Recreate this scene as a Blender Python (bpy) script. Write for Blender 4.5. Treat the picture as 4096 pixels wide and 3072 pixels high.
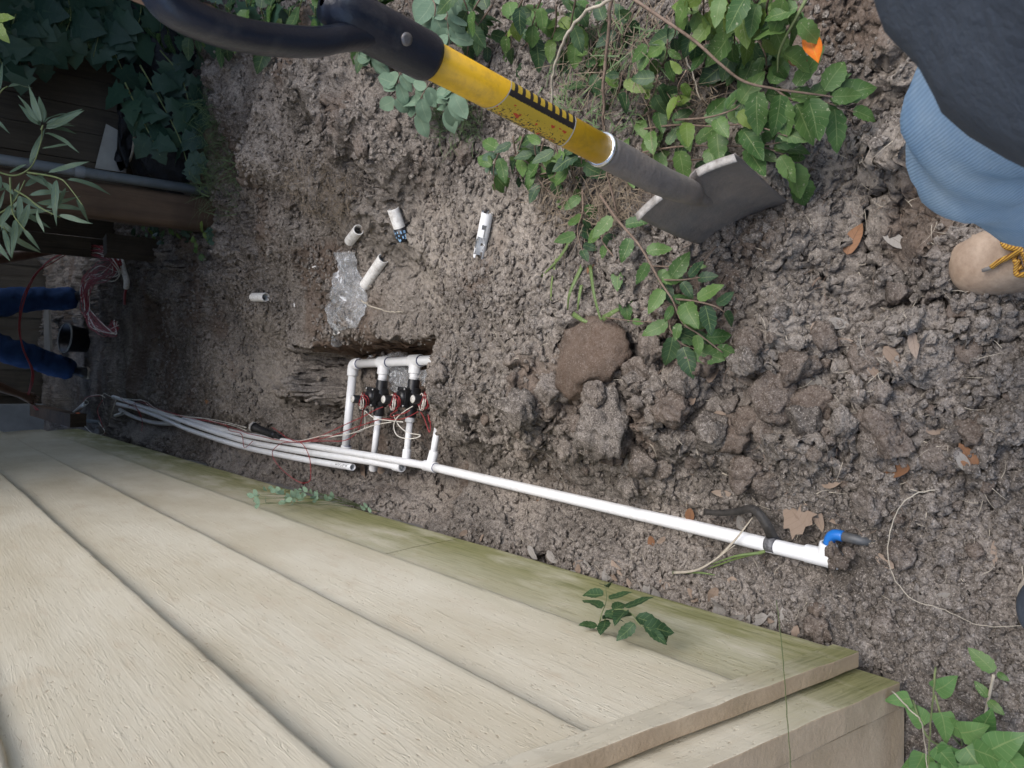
import bpy, bmesh, math, random
import numpy as np
from mathutils import Vector, Matrix, Quaternion

for o in list(bpy.data.objects):
    bpy.data.objects.remove(o, do_unlink=True)
scene = bpy.context.scene
COL = scene.collection
rad = math.radians
random.seed(7)
RNG = np.random.default_rng(7)

# ------------------------------------------------------------------ camera
# World: Z up, the house wall runs along +Y at x = -0.42 and faces +X.
# The picture was taken with the phone turned on its side (up in the place = left in the picture).
CAM_H = 1.32
FPX = 3200.0                      # focal length in pixels of the 4096 px wide photograph
def _n(a): return a / np.linalg.norm(a)
def _ray(u, v): return np.array([(u - 2048.0) / FPX, -(v - 1536.0) / FPX, -1.0])
_Y = _n(_ray(-440, 1497)); _Z = -_n(_ray(6164, 1590)); _Z = _n(_Z - _Y * (_Z @ _Y)); _X = np.cross(_Y, _Z)
ROT = np.array([_X, _Y, _Z])
cam_data = bpy.data.cameras.new('camera')
cam_data.sensor_width = 36.0
cam_data.lens = 36.0 * FPX / 4096.0
cam_data.clip_start = 0.02
cam_data.clip_end = 400.0
cam_data.dof.use_dof = True
cam_data.dof.focus_distance = 1.7
cam_data.dof.aperture_fstop = 16.0
cam = bpy.data.objects.new('camera', cam_data)
COL.objects.link(cam)
M4 = np.eye(4); M4[:3, :3] = ROT; M4[2, 3] = CAM_H
cam.matrix_world = Matrix(M4.tolist())
scene.camera = cam

# ------------------------------------------------------------------ light
SUN_EL, SUN_AZ = rad(66), rad(120)      # azimuth measured from +Y towards +X
world = bpy.data.worlds.new('World'); scene.world = world; world.use_nodes = True
wn = world.node_tree; wn.nodes.clear()
sky = wn.nodes.new('ShaderNodeTexSky'); sky.sky_type = 'NISHITA'; sky.sun_disc = False
sky.sun_elevation = SUN_EL; sky.sun_rotation = SUN_AZ
sky.air_density = 1.0; sky.dust_density = 2.5; sky.ozone_density = 1.0
bg = wn.nodes.new('ShaderNodeBackground'); bg.inputs['Strength'].default_value = 0.12
wo = wn.nodes.new('ShaderNodeOutputWorld')
wn.links.new(sky.outputs[0], bg.inputs[0]); wn.links.new(bg.outputs[0], wo.inputs[0])
sun_d = bpy.data.lights.new('sun', 'SUN'); sun_d.energy = 1.5; sun_d.angle = rad(50); sun_d.color = (1.0, 0.975, 0.945)
sun = bpy.data.objects.new('sun', sun_d); COL.objects.link(sun)
sdir = Vector((math.sin(SUN_AZ) * math.cos(SUN_EL), math.cos(SUN_AZ) * math.cos(SUN_EL), math.sin(SUN_EL)))
sun.rotation_euler = sdir.to_track_quat('Z', 'Y').to_euler()
sun.location = (3, -2, 8)
scene.view_settings.view_transform = 'Standard'
scene.view_settings.look = 'None'
scene.view_settings.gamma = 1.0
scene.view_settings.use_curve_mapping = False
scene.view_settings.exposure = 1.26

# ------------------------------------------------------------------ helpers
def wd(u, v): return ROT @ _ray(u, v)
def P(u, v, z=0.0):
    """point of the place seen at photograph pixel (u,v) on the level z"""
    d = wd(u, v); t = (z - CAM_H) / d[2]
    return np.array([d[0] * t, d[1] * t, z])
def PD(u, v, depth):
    d = wd(u, v); return d * depth + np.array([0, 0, CAM_H])
def PYp(u, v, y):
    d = wd(u, v); t = y / d[1]; return d * t + np.array([0, 0, CAM_H])
def PXp(u, v, x):
    d = wd(u, v); t = x / d[0]; return d * t + np.array([0, 0, CAM_H])

def tag(o, label=None, cat=None, group=None, kind=None):
    if label: o['label'] = label
    if cat: o['category'] = cat
    if group: o['group'] = group
    if kind: o['kind'] = kind
    return o
def empty(name, loc=(0, 0, 0), rot=None):
    o = bpy.data.objects.new(name, None); COL.objects.link(o); o.location = Vector(loc)
    o.empty_display_size = 0.05
    if rot is not None: o.rotation_euler = rot
    return o
def link(name, me, parent=None, mat=None):
    o = bpy.data.objects.new(name, me); COL.objects.link(o)
    if mat is not None and len(me.materials) == 0: me.materials.append(mat)
    if parent is not None: attach(o, parent)
    return o
def attach(o, parent):
    """parent keeping world geometry (meshes are written in world space)"""
    o.parent = parent
    par = parent; off = Vector((0, 0, 0)); m = Matrix.Identity(4)
    chain = []
    while par is not None: chain.append(par); par = par.parent
    for c in reversed(chain): m = m @ c.matrix_parent_inverse @ c.matrix_basis
    o.matrix_parent_inverse = m.inverted()
def mesh(name, V, Fc, parent=None, mat=None, smooth=True, edges=()):
    me = bpy.data.meshes.new(name)
    me.from_pydata([tuple(map(float, p)) for p in V], list(edges), [tuple(f) for f in Fc])
    if smooth: me.polygons.foreach_set('use_smooth', [True] * len(me.polygons))
    me.update()
    return link(name, me, parent, mat)
def npmesh(name, V, Q, parent=None, mat=None, smooth=True):
    """fast mesh from numpy arrays, Q is (n,3) or (n,4)"""
    V = np.asarray(V, np.float32); Q = np.asarray(Q, np.int32); k = Q.shape[1]
    me = bpy.data.meshes.new(name)
    me.vertices.add(len(V)); me.vertices.foreach_set('co', V.ravel())
    me.loops.add(Q.size); me.loops.foreach_set('vertex_index', Q.ravel())
    me.polygons.add(len(Q)); me.polygons.foreach_set('loop_start', np.arange(0, Q.size, k, dtype=np.int32))
    me.polygons.foreach_set('loop_total', np.full(len(Q), k, np.int32))
    me.polygons.foreach_set('use_smooth', np.full(len(Q), smooth))
    me.update(calc_edges=True); me.validate()
    return link(name, me, parent, mat)

class MB:
    """collects shapes into one mesh"""
    def __init__(s): s.V = []; s.F = []
    def add(s, V, F):
        n = len(s.V); s.V += [np.array(p, float) for p in V]; s.F += [tuple(i + n for i in f) for f in F]
    def tube(s, pts, r, seg=10, caps=True):
        V, F = tube(pts, r, seg, caps); s.add(V, F)
    def box(s, c, h, ax=None):
        ax = np.eye(3) if ax is None else np.asarray(ax)
        c = np.asarray(c, float); V = []
        for i in (-1, 1):
            for j in (-1, 1):
                for k in (-1, 1): V.append(c + ax[0] * h[0] * i + ax[1] * h[1] * j + ax[2] * h[2] * k)
        s.add(V, [(0, 1, 3, 2), (4, 6, 7, 5), (0, 4, 5, 1), (2, 3, 7, 6), (0, 2, 6, 4), (1, 5, 7, 3)])
    def build(s, name, parent=None, mat=None, smooth=True, bevel=0, sharp=None):
        o = mesh(name, s.V, s.F, parent, mat, smooth)
        if bevel:
            m = o.modifiers.new('bevel', 'BEVEL'); m.width = bevel; m.segments = 2; m.limit_method = 'ANGLE'
        if sharp: set_sharp(o.data, sharp)
        return o
def set_sharp(me, ang=40):
    bm = bmesh.new(); bm.from_mesh(me); a = rad(ang)
    for e in bm.edges:
        if len(e.link_faces) == 2 and e.calc_face_angle(0) > a: e.smooth = False
    bm.to_mesh(me); bm.free()

def spline(pts, n=8):
    """Catmull-Rom through the points"""
    p = np.asarray(pts, float)
    if len(p) < 3: return p
    q = np.vstack([2 * p[0] - p[1], p, 2 * p[-1] - p[-2]]); out = []
    for i in range(1, len(q) - 2):
        a, b, c, d = q[i - 1], q[i], q[i + 1], q[i + 2]
        for k in range(n):
            t = k / n
            out.append(0.5 * ((2 * b) + (-a + c) * t + (2 * a - 5 * b + 4 * c - d) * t * t + (-a + 3 * b - 3 * c + d) * t ** 3))
    out.append(q[-2]); return np.array(out)
def frames(pts):
    p = np.asarray(pts, float); T = np.gradient(p, axis=0); T /= np.linalg.norm(T, axis=1)[:, None] + 1e-12
    up = np.array([0, 0, 1.]) if abs(T[0][2]) < 0.9 else np.array([1., 0, 0])
    a = np.cross(T[0], up); a /= np.linalg.norm(a); A = [a]
    for i in range(1, len(p)):
        a = A[-1] - T[i] * (A[-1] @ T[i]); a /= np.linalg.norm(a) + 1e-12; A.append(a)
    A = np.array(A); B = np.cross(T, A); return T, A, B
def tube(pts, r, seg=10, caps=True, sx=1.0):
    p = np.asarray(pts, float); T, A, B = frames(p)
    r = np.full(len(p), r) if np.isscalar(r) else np.asarray(r, float)
    V = []; F = []
    for i in range(len(p)):
        for k in range(seg):
            t = 2 * math.pi * k / seg
            V.append(p[i] + r[i] * (sx * math.cos(t) * A[i] + math.sin(t) * B[i]))
    for i in range(len(p) - 1):
        for k in range(seg):
            F.append((i * seg + k, i * seg + (k + 1) % seg, (i + 1) * seg + (k + 1) % seg, (i + 1) * seg + k))
    if caps:
        F.append(tuple(range(seg - 1, -1, -1))); F.append(tuple((len(p) - 1) * seg + k for k in range(seg)))
    return V, F
def tube_obj(name, pts, r, parent=None, mat=None, seg=10, caps=True):
    V, F = tube(pts, r, seg, caps); return mesh(name, V, F, parent, mat)
def axes_from(d, up=(0, 0, 1)):
    d = _n(np.asarray(d, float)); up = np.asarray(up, float)
    if abs(d @ _n(up)) > 0.98: up = np.array([1., 0, 0])
    s = _n(np.cross(up, d)); u = np.cross(d, s); return np.array([d, s, u])
def lathe(prof, o, d, seg=20):
    """prof: list of (along, radius)"""
    ax = axes_from(d); o = np.asarray(o, float); V = []; F = []
    for a, r in prof:
        for k in range(seg):
            t = 2 * math.pi * k / seg
            V.append(o + ax[0] * a + r * (math.cos(t) * ax[1] + math.sin(t) * ax[2]))
    n = len(prof)
    for i in range(n - 1):
        for k in range(seg):
            F.append((i * seg + k, i * seg + (k + 1) % seg, (i + 1) * seg + (k + 1) % seg, (i + 1) * seg + k))
    return V, F

# ------------------------------------------------------------------ materials
def nd(nt, t, **kw):
    n = nt.nodes.new(t)
    for k, v in kw.items():
        if k in n.inputs: n.inputs[k].default_value = v
        else: setattr(n, k, v)
    return n
def newmat(name):
    m = bpy.data.materials.new(name); m.use_nodes = True; nt = m.node_tree; nt.nodes.clear()
    out = nt.nodes.new('ShaderNodeOutputMaterial'); b = nt.nodes.new('ShaderNodeBsdfPrincipled')
    nt.links.new(b.outputs[0], out.inputs[0]); return m, nt, b
def c4(c): return (c[0], c[1], c[2], 1.0)
def ramp(nt, src, stops, interp='LINEAR'):
    r = nt.nodes.new('ShaderNodeValToRGB'); r.color_ramp.interpolation = interp
    e = r.color_ramp.elements
    while len(e) < len(stops): e.new(0.5)
    for i, (p, c) in enumerate(stops):
        e[i].position = p; e[i].color = c4(c) if not np.isscalar(c) else (c, c, c, 1)
    nt.links.new(src, r.inputs[0]); return r
def noise(nt, vec, scale, detail=4, rough=0.6, dist=0.0):
    n = nd(nt, 'ShaderNodeTexNoise', Scale=scale, Detail=detail, Roughness=rough, Distortion=dist)
    if vec is not None: nt.links.new(vec, n.inputs['Vector'])
    return n
def mixc(nt, fac, a, b, mode='MIX'):
    m = nt.nodes.new('ShaderNodeMix'); m.data_type = 'RGBA'; m.blend_type = mode
    if np.isscalar(fac): m.inputs[0].default_value = fac
    else: nt.links.new(fac, m.inputs[0])
    for i, c in ((6, a), (7, b)):
        if isinstance(c, tuple): m.inputs[i].default_value = c4(c)
        else: nt.links.new(c, m.inputs[i])
    return m.outputs[2]
def mth(nt, op, a, b=None, clamp=False):
    m = nt.nodes.new('ShaderNodeMath'); m.operation = op; m.use_clamp = clamp
    for i, x in ((0, a), (1, b)):
        if x is None: continue
        if np.isscalar(x): m.inputs[i].default_value = x
        else: nt.links.new(x, m.inputs[i])
    return m.outputs[0]
def bump(nt, b, h, strength, dist=0.01):
    bm = nd(nt, 'ShaderNodeBump', Strength=strength, Distance=dist); nt.links.new(h, bm.inputs['Height'])
    nt.links.new(bm.outputs[0], b.inputs['Normal']); return bm
def coord(nt, out='Object'):
    return nt.nodes.new('ShaderNodeTexCoord').outputs[out]
def mapping(nt, vec, scale=(1, 1, 1), rot=(0, 0, 0)):
    m = nt.nodes.new('ShaderNodeMapping'); m.inputs['Scale'].default_value = scale; m.inputs['Rotation'].default_value = rot
    nt.links.new(vec, m.inputs[0]); return m.outputs[0]
def pmat(name, a, b, scale=20, rough=0.6, bmp=0.0, bscale=80, metal=0.0, spec=0.5, detail=4, dirt=None, dirt_amt=0.5, dirt_scale=15, trans=0.0, coat=0.0, bdist=0.004):
    m, nt, bs = newmat(name); co = coord(nt)
    n = noise(nt, co, scale, detail)
    r = ramp(nt, n.outputs[0], [(0.3, a), (0.7, b)])
    colr = r.outputs[0]
    if dirt is not None:
        dn = noise(nt, co, dirt_scale, 6, 0.7)
        dr = ramp(nt, dn.outputs[0], [(max(0.0, 0.62 - 0.3 * dirt_amt), 0.0), (0.72, dirt_amt)])
        colr = mixc(nt, dr.outputs[0], colr, dirt)
    nt.links.new(colr, bs.inputs['Base Color'])
    bs.inputs['Roughness'].default_value = rough; bs.inputs['Metallic'].default_value = metal
    bs.inputs['Specular IOR Level'].default_value = spec
    bs.inputs['Coat Weight'].default_value = coat
    if bmp:
        bn = noise(nt, co, bscale, 4, 0.65); bump(nt, bs, bn.outputs[0], bmp, bdist)
    return m

# ------------------------------------------------------------------ terrain height
def h2(ix, iy, seed):
    h = (ix.astype(np.int64) * 374761393 + iy.astype(np.int64) * 668265263 + seed * 1442695041) & 0xFFFFFFFF
    h = ((h ^ (h >> 13)) * 1274126177) & 0xFFFFFFFF
    h = (h ^ (h >> 16)) & 0xFFFFFFFF
    h = (h * 2246822519) & 0xFFFFFFFF
    return ((h ^ (h >> 15)) & 0xFFFFFF) / 16777216.0
def vnoise(x, y, s, seed):
    x = x / s; y = y / s; ix = np.floor(x); iy = np.floor(y); fx = x - ix; fy = y - iy
    ux = fx * fx * fx * (fx * (fx * 6 - 15) + 10); uy = fy * fy * fy * (fy * (fy * 6 - 15) + 10)
    a = h2(ix, iy, seed); b = h2(ix + 1, iy, seed); c = h2(ix, iy + 1, seed); d = h2(ix + 1, iy + 1, seed)
    return 2 * ((a * (1 - ux) + b * ux) * (1 - uy) + (c * (1 - ux) + d * ux) * uy) - 1
def fbm(x, y, s, octv, seed, g=0.5):
    t = 0; a = 1
    for i in range(octv):
        t = t + a * vnoise(x * (0.8 if i % 2 else 1) + y * (0.6 if i % 2 else 0), y * (0.8 if i % 2 else 1) - x * (0.6 if i % 2 else 0), s, seed + i * 17)
        s *= 0.5; a *= g
    return t
def clods(x, y, cell, seed, dens, rmin, rmax, block=0.55):
    """heights of half-buried angular lumps, one per cell"""
    wx = x + cell * 0.22 * vnoise(x, y, cell * 0.45, seed + 5); wy = y + cell * 0.22 * vnoise(x, y, cell * 0.45, seed + 6)
    gx = np.floor(wx / cell); gy = np.floor(wy / cell); best = np.zeros_like(x)
    for i in (-1, 0, 1):
        for j in (-1, 0, 1):
            cx = gx + i; cy = gy + j
            px = (cx + h2(cx, cy, seed)) * cell; py = (cy + h2(cx, cy, seed + 1)) * cell
            r = cell * (rmin + (rmax - rmin) * h2(cx, cy, seed + 2) ** 1.5)
            on = h2(cx, cy, seed + 3) < dens
            a = h2(cx, cy, seed + 4) * 6.283; ca = np.cos(a); sa = np.sin(a)
            el = 0.7 + 0.6 * h2(cx, cy, seed + 7)
            dx = (wx - px); dy = (wy - py); u = (dx * ca + dy * sa) / (r * el); v = (-dx * sa + dy * ca) * el / r
            d = (1 - block) * np.sqrt(u * u + v * v) + block * np.maximum(np.abs(u), np.abs(v)) + 0.12 * u * (h2(cx, cy, seed + 8) - 0.5)
            tilt = 1 + 0.5 * (u * (h2(cx, cy, seed + 9) - 0.5) + v * (h2(cx, cy, seed + 10) - 0.5))
            hh = r * 0.8 * np.sqrt(np.clip(1 - d ** 3.0, 0, 1)) * tilt
            best = np.maximum(best, np.where(on, hh, 0))
    return best
def sst(a, b, x):
    t = np.clip((x - a) / (b - a), 0, 1); return t * t * (3 - 2 * t)

# control points: photograph pixel (u, v) and level of the ground there
CTRL = [(u, v, z) for u, v, z in [
    # strip along the wall
    (500, 1700, 0.03), (900, 1850, 0.02), (1400, 2000, 0.01), (1900, 2130, 0.02), (2400, 2230, 0.03), (2900, 2380, 0.05), (3300, 2500, 0.05), (3700, 2650, 0.04), (3900, 2900, 0.05), (4096, 2500, 0.02),
    # trench with the pipes
    (500, 1630, -0.06), (800, 1720, -0.07), (1150, 1790, -0.09), (1500, 1850, -0.13), (1750, 1890, -0.12), (2100, 1970, -0.07), (2500, 2060, -0.04), (2900, 2140, -0.02), (3300, 2210, -0.02),
    # pit
    (1400, 1700, -0.20), (1450, 1560, -0.20), (1600, 1600, -0.20), (1310, 1640, -0.23), (1290, 1530, -0.2), (1130, 1540, 0.07), (1150, 1440, 0.08), (1060, 1560, 0.05),
    # near lip and the clods right of it
    (1800, 1560, 0.09), (1850, 1700, 0.06), (1900, 1400, 0.10), (2050, 1600, 0.13), (2200, 1500, 0.12), (2350, 1650, 0.13), (2550, 1600, 0.08), (2500, 1850, 0.05), (2200, 1830, 0.03), (2000, 1800, 0.00),
    (2800, 1700, 0.06), (2800, 1950, 0.01), (3100, 1650, 0.05), (3200, 1950, 0.02), (3500, 1500, 0.03), (3500, 1900, 0.03), (3800, 1600, 0.02), (3700, 2200, 0.02), (4000, 1900, 0.02), (3500, 2400, 0.03),
    # middle
    (1900, 1100, 0.12), (2200, 1200, 0.14), (2600, 1200, 0.12), (2900, 1300, 0.08), (3100, 1000, 0.06), (3300, 800, 0.06), (3500, 500, 0.08), (3600, 1100, 0.03), (3900, 1000, 0.01),
    (1550, 1280, 0.05), (1400, 1200, 0.06), (1600, 1150, 0.06), (1700, 1300, 0.05), (1200, 1300, 0.05), (1000, 1640, -0.03), (1180, 1690, -0.08), (900, 1450, -0.02), (1000, 1150, 0.06),
    (700, 1550, -0.05), (600, 1400, -0.04), (400, 1350, -0.06), (700, 1200, 0.0), (500, 1100, 0.0), (300, 1550, -0.08),
    # mound under the plants
    (1100, 850, 0.16), (1000, 600, 0.30), (1300, 500, 0.34), (1200, 700, 0.29), (1400, 620, 0.28), (1500, 700, 0.18), (1700, 850, 0.12), (1900, 700, 0.15), (1300, 950, 0.10), (1150, 250, 0.38), (900, 300, 0.24), (850, 700, 0.12), (880, 900, 0.03),
    (2300, 600, 0.15), (2500, 800, 0.12), (2500, 200, 0.22), (2350, 350, 0.2), (2000, 200, 0.2), (3000, 300, 0.12), (2800, 600, 0.1), (3300, 100, 0.1), (1700, 100, 0.25),
]]
_C = np.array([np.append(P(u, v, z)[:2], z) for u, v, z in CTRL])
_C = np.vstack([_C, [[-0.3, 0.1, 0.02], [0.3, 0.0, 0.02], [1.0, 0.2, 0.1], [1.5, 1.0, 0.15], [1.6, 2.2, 0.2], [2.2, 3.5, 0.2], [1.0, 6.0, 0], [2.0, 5.5, 0.08], [0.0, 8.5, -0.05], [0.8, 8.5, -0.05], [-0.3, 9.5, 0], [2.5, 8, 0.0], [-0.5, 4, 0.02], [-0.5, 6, 0.02], [-0.55, 2.0, 0.02], [-0.55, 1.2, 0.04]]])
def hbase(x, y):
    num = np.zeros_like(x); den = np.zeros_like(x)
    for cx, cy, cz in _C:
        sc = 1.0 / (0.35 + 0.25 * max(cy, 0))                # wider influence further away
        d2 = ((x - cx) ** 2 + ((y - cy) * 0.75) ** 2) * sc * sc + 3e-4
        w = d2 ** -1.8; num += w * cz; den += w
    return num / den
# lines that hold pipes: the soil stays below them
CARVE = []
def carve_line(pts, r, depth):
    CARVE.append((np.asarray(pts, float), r, depth))
PITX0, PITX1, PITY0, PITY1 = -0.36, 0.135, 2.03, 3.10
def pit_mask(x, y):
    wx = x + 0.022 * fbm(x, y, 0.07, 3, 71); wy = y + 0.040 * fbm(x, y, 0.085, 4, 72, .6)
    far = PITY1 + 0.04 * np.sin(wx * 9)
    return sst(PITX1 + 0.012, PITX1 - 0.03, wx) * sst(PITX0 - 0.10, PITX0 + 0.06, wx) * sst(PITY0 - 0.008, PITY0 + 0.025, wy) * sst(far + 0.10, far - 0.06, wy)
def trodden(x, y):
    return np.clip(np.exp(-(((x - 0.30) / 0.26) ** 2 + ((y - 1.80) / 0.48) ** 2)) + .9 * np.exp(-(((x - .42) / .16) ** 2 + ((y - .78) / .22) ** 2)) + .6 * np.exp(-(((x - 0.02) / 0.14) ** 2 + ((y - 3.6) / 0.4) ** 2)) + .5 * np.exp(-(((x - .12) / .2) ** 2 + ((y - .85) / .2) ** 2)), 0, 1) * np.clip(.75 + .9 * fbm(x, y, .22, 3, 201), 0, 1)
def height(x, y, full=True):
    x = np.asarray(x, float); y = np.asarray(y, float)
    z = hbase(x, y)
    pm = pit_mask(x, y)
    # roughness: 1 on loose spoil, lower on trodden soil
    rg = 0.55 + 0.5 * fbm(x, y, 0.5, 3, 3)
    ridge = sst(-0.28, -0.05, x) * sst(0.45, 0.15, x) * sst(2.1, 1.75, y)      # clod ridge near the trench
    spoil = sst(0.25, 0.6, x) * sst(1.6, 2.2, y)                               # mound below the plants
    wall = sst(-0.30, -0.40, x)
    rough = np.clip(rg * 0.75 + 0.8 * ridge + 0.6 * spoil + 0.1 * wall, 0.18, 1.5) * (1 - 0.75 * pm)
    tread = np.exp(-(((x - 0.28) / 0.28) ** 2 + ((y - 1.75) / 0.5) ** 2)) * 0.65 + np.exp(-(((x - 0.1) / 0.16) ** 2 + ((y - 3.3) / 0.5) ** 2)) * 0.3
    rough *= (1 - np.clip(tread, 0, .8))
    z = z + (0.036 * fbm(x, y, 0.26, 4, 11, .55)) * np.clip(rough, 0.35, 1.4)
    micro = 0
    if full:
        z = z + clods(x, y, 0.30, 20, 0.45, 0.14, 0.36, .7) * np.clip(rough - 0.62, 0, 1) * 1.0
        z = z + clods(x, y, 0.17, 21, 0.42, 0.14, 0.42, .65) * np.clip(rough - 0.38, 0, 1) * 1.05
        z = np.maximum(z, z + clods(x, y, 0.085, 22, 0.55, 0.14, 0.44, .6) * np.clip(rough - 0.2, 0, 1) * 1.05)
        z = z + clods(x, y, 0.042, 23, 0.66, 0.14, 0.46) * np.clip(rough * 1.3 - .12, 0.04, 1.25)
        patch = np.clip(0.60 + 1.25 * fbm(x, y, 0.2, 3, 57), 0.05, 1.4)
        micro = clods(x, y, 0.021, 24, 0.8, 0.16, 0.48) * np.clip(rough * 1.1, 0.5, 1.1) * patch + clods(x, y, 0.0115, 25, 0.85, 0.2, 0.5) * 0.85 * patch + 0.0045 * fbm(x, y, 0.012, 3, 12, 0.7)
        cr = np.abs(fbm(x + 0.03 * vnoise(x, y, 0.07, 41), y, 0.16, 3, 31)); z = z - 0.032 * (1 - sst(0.0, 0.06, cr)) * np.clip(rough, 0.25, 1); cr2 = np.abs(fbm(x, y + 0.02 * vnoise(x, y, 0.04, 42), 0.07, 2, 34)); z = z - 0.012 * (1 - sst(0.0, 0.10, cr2)) * np.clip(rough - .2, 0., 1)
    # the dug pit
    zp = -0.195 + 0.02 * fbm(x, y, 0.12, 3, 13) + 0.004 * fbm(x, y, 0.015, 2, 14)
    z = z * (1 - pm) + np.minimum(z, zp) * pm
    if full: z = z + micro * (1 - .62 * trodden(x, y)) + pm * clods(x, y, 0.05, 28, 0.5, 0.12, 0.4) * 0.6 - 0.004
    for pts, r, dep in CARVE:
        bx0, by0 = pts[:, :2].min(0) - 0.12; bx1, by1 = pts[:, :2].max(0) + 0.12
        sel = (x > bx0) & (x < bx1) & (y > by0) & (y < by1)
        if not sel.any(): continue
        xs = x[sel]; ys = y[sel]; bd = np.full(xs.shape, 9.0); bz = np.zeros(xs.shape)
        for a, b in zip(pts[:-1], pts[1:]):
            d = b[:2] - a[:2]; L = d @ d + 1e-12
            t = np.clip(((xs - a[0]) * d[0] + (ys - a[1]) * d[1]) / L, 0, 1)
            q = np.hypot(xs - a[0] - t * d[0], ys - a[1] - t * d[1]); zz = a[2] + t * (b[2] - a[2])
            m = q < bd; bd = np.where(m, q, bd); bz = np.where(m, zz, bz)
        lim = bz + dep + np.clip(bd - r, 0, None) * 0.9
        zs = z[sel]; z[sel] = np.where(bd < r + 0.10, np.minimum(zs, lim), zs)
    return z
def hz(x, y):
    return float(height(np.array([x]), np.array([y]))[0])
def G(u, v, off=0.0):
    """where the sight line of a photograph pixel meets the soil"""
    d = wd(u, v); lo, hi = (0.55 - CAM_H) / d[2], (-0.35 - CAM_H) / d[2]
    t = np.linspace(lo, hi, 90); X = d[0] * t; Yy = d[1] * t; Zz = CAM_H + d[2] * t
    f = Zz - height(X, Yy)
    i = int(np.argmax(f < 0)); i = max(i, 1)
    a, b = f[i - 1], f[i]; k = a / (a - b + 1e-9); tt = t[i - 1] + k * (t[i] - t[i - 1])
    p = d * tt + np.array([0, 0, CAM_H]); p[2] += off; return p

# pipe routes are needed before the soil is meshed
def route(pts): return np.array([P(u, v, z) for u, v, z in pts])
R34, R12, R1 = 0.0134, 0.0107, 0.0167
PIPE_C = spline(route([(480, 1639, -0.055), (537, 1668, -0.06), (616, 1690, -0.06), (696, 1694, -0.062), (743, 1677, -0.066), (838, 1704, -0.07), (996, 1741, -0.075), (1180, 1772, -0.08), (1361, 1803, -0.085), (1560, 1837, -0.088), (1721, 1866, -0.088)]), 5)
PIPE_A = spline(route([(452, 1587, -0.022), (540, 1616, -0.026), (616, 1643, -0.030), (711, 1677, -0.036), (838, 1721, -0.052), (996, 1768, -0.078), (1180, 1801, -0.086), (1361, 1829, -0.09), (1499, 1849, -0.095), (1600, 1868, -0.10)]), 5)
PIPE_B = spline(route([(470, 1615, -0.024), (553, 1637, -0.028), (648, 1672, -0.034), (743, 1714, -0.046), (870, 1757, -0.062), (996, 1793, -0.080), (1180, 1831, -0.09), (1300, 1852, -0.094), (1411, 1869, -0.098)]), 5)
PIPE_R = spline(route([(1721, 1866, -0.088), (2100, 1953, -0.055), (2500, 2045, -0.025), (2850, 2126, -0.002), (3040, 2172, 0.008), (3262, 2224, 0.012)]), 6)
for q in (PIPE_C, PIPE_A, PIPE_B, PIPE_R): carve_line(q, 0.03, -0.012)
carve_line(route([(3240, 2215, 0.012), (3370, 2238, 0.014)]), 0.028, -0.012)
carve_line(route([(3330, 2140, 0.014), (3440, 2158, 0.012)]), 0.022, -0.012)
carve_line(route([(1010, 1710, -0.045), (1120, 1750, -0.085)]), 0.022, -0.020)
for u in (1385, 1497, 1627, 1735):
    carve_line(route([(u + 5, 1770, -0.13), (u - 3, 1850, -0.11)]), 0.02, -0.015)

# ------------------------------------------------------------------ soil material and mesh
def soil_material(name, lighten=1.0):
    m, nt, b = newmat(name)
    geo = nt.nodes.new('ShaderNodeNewGeometry'); pos = geo.outputs['Position']
    big = noise(nt, pos, 2.3, 4, 0.55); mid = noise(nt, pos, 14, 5, 0.65, 0.4); fine = noise(nt, pos, 95, 5, 0.75); speck = noise(nt, pos, 330, 2, 0.6)
    k = lighten
    base = ramp(nt, mid.outputs[0], [(0.28, (0.078 * k, 0.067 * k, 0.058 * k)), (0.52, (0.165 * k, 0.145 * k, 0.127 * k)), (0.74, (0.262 * k, 0.235 * k, 0.209 * k))])
    c = mixc(nt, ramp(nt, big.outputs[0], [(0.46, 0.0), (0.60, 0.7)]).outputs[0], base.outputs[0], (0.300 * k, 0.262 * k, 0.226 * k))
    c = mixc(nt, ramp(nt, fine.outputs[0], [(0.50, 0.0), (0.62, 0.8)]).outputs[0], c, (0.058 * k, 0.049 * k, 0.042 * k))
    c = mixc(nt, ramp(nt, fine.outputs[0], [(0.34, 0.6), (0.44, 0.0)]).outputs[0], c, (0.37 * k, 0.335 * k, 0.30 * k))
    c = mixc(nt, ramp(nt, speck.outputs[0], [(0.58, 0.0), (0.64, 0.75)]).outputs[0], c, (0.05, 0.04, 0.033))
    c = mixc(nt, ramp(nt, speck.outputs[0], [(0.34, 0.65), (0.40, 0.0)]).outputs[0], c, (0.43, 0.385, 0.34))
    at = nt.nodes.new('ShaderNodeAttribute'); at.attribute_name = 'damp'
    ad_ = nt.nodes.new('ShaderNodeAttribute'); ad_.attribute_name = 'dry'
    c = mixc(nt, mth(nt, 'MULTIPLY', ad_.outputs['Fac'], ramp(nt, fine.outputs[0], [(0.40, 0.95), (0.64, 0.40)]).outputs[0]), c, (0.36, 0.318, 0.272))
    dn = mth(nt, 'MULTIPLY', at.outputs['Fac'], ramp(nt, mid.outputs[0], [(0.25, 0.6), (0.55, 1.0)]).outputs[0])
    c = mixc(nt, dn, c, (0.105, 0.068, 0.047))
    nt.links.new(c, b.inputs['Base Color'])
    b.inputs['Roughness'].default_value = 0.95; b.inputs['Specular IOR Level'].default_value = 0.15
    hsum = mth(nt, 'ADD', mth(nt, 'MULTIPLY', fine.outputs[0], 1.0), mth(nt, 'MULTIPLY', speck.outputs[0], 0.35))
    bump(nt, b, hsum, 0.9, 0.006)
    return m
SOIL = soil_material('soil')
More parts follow.
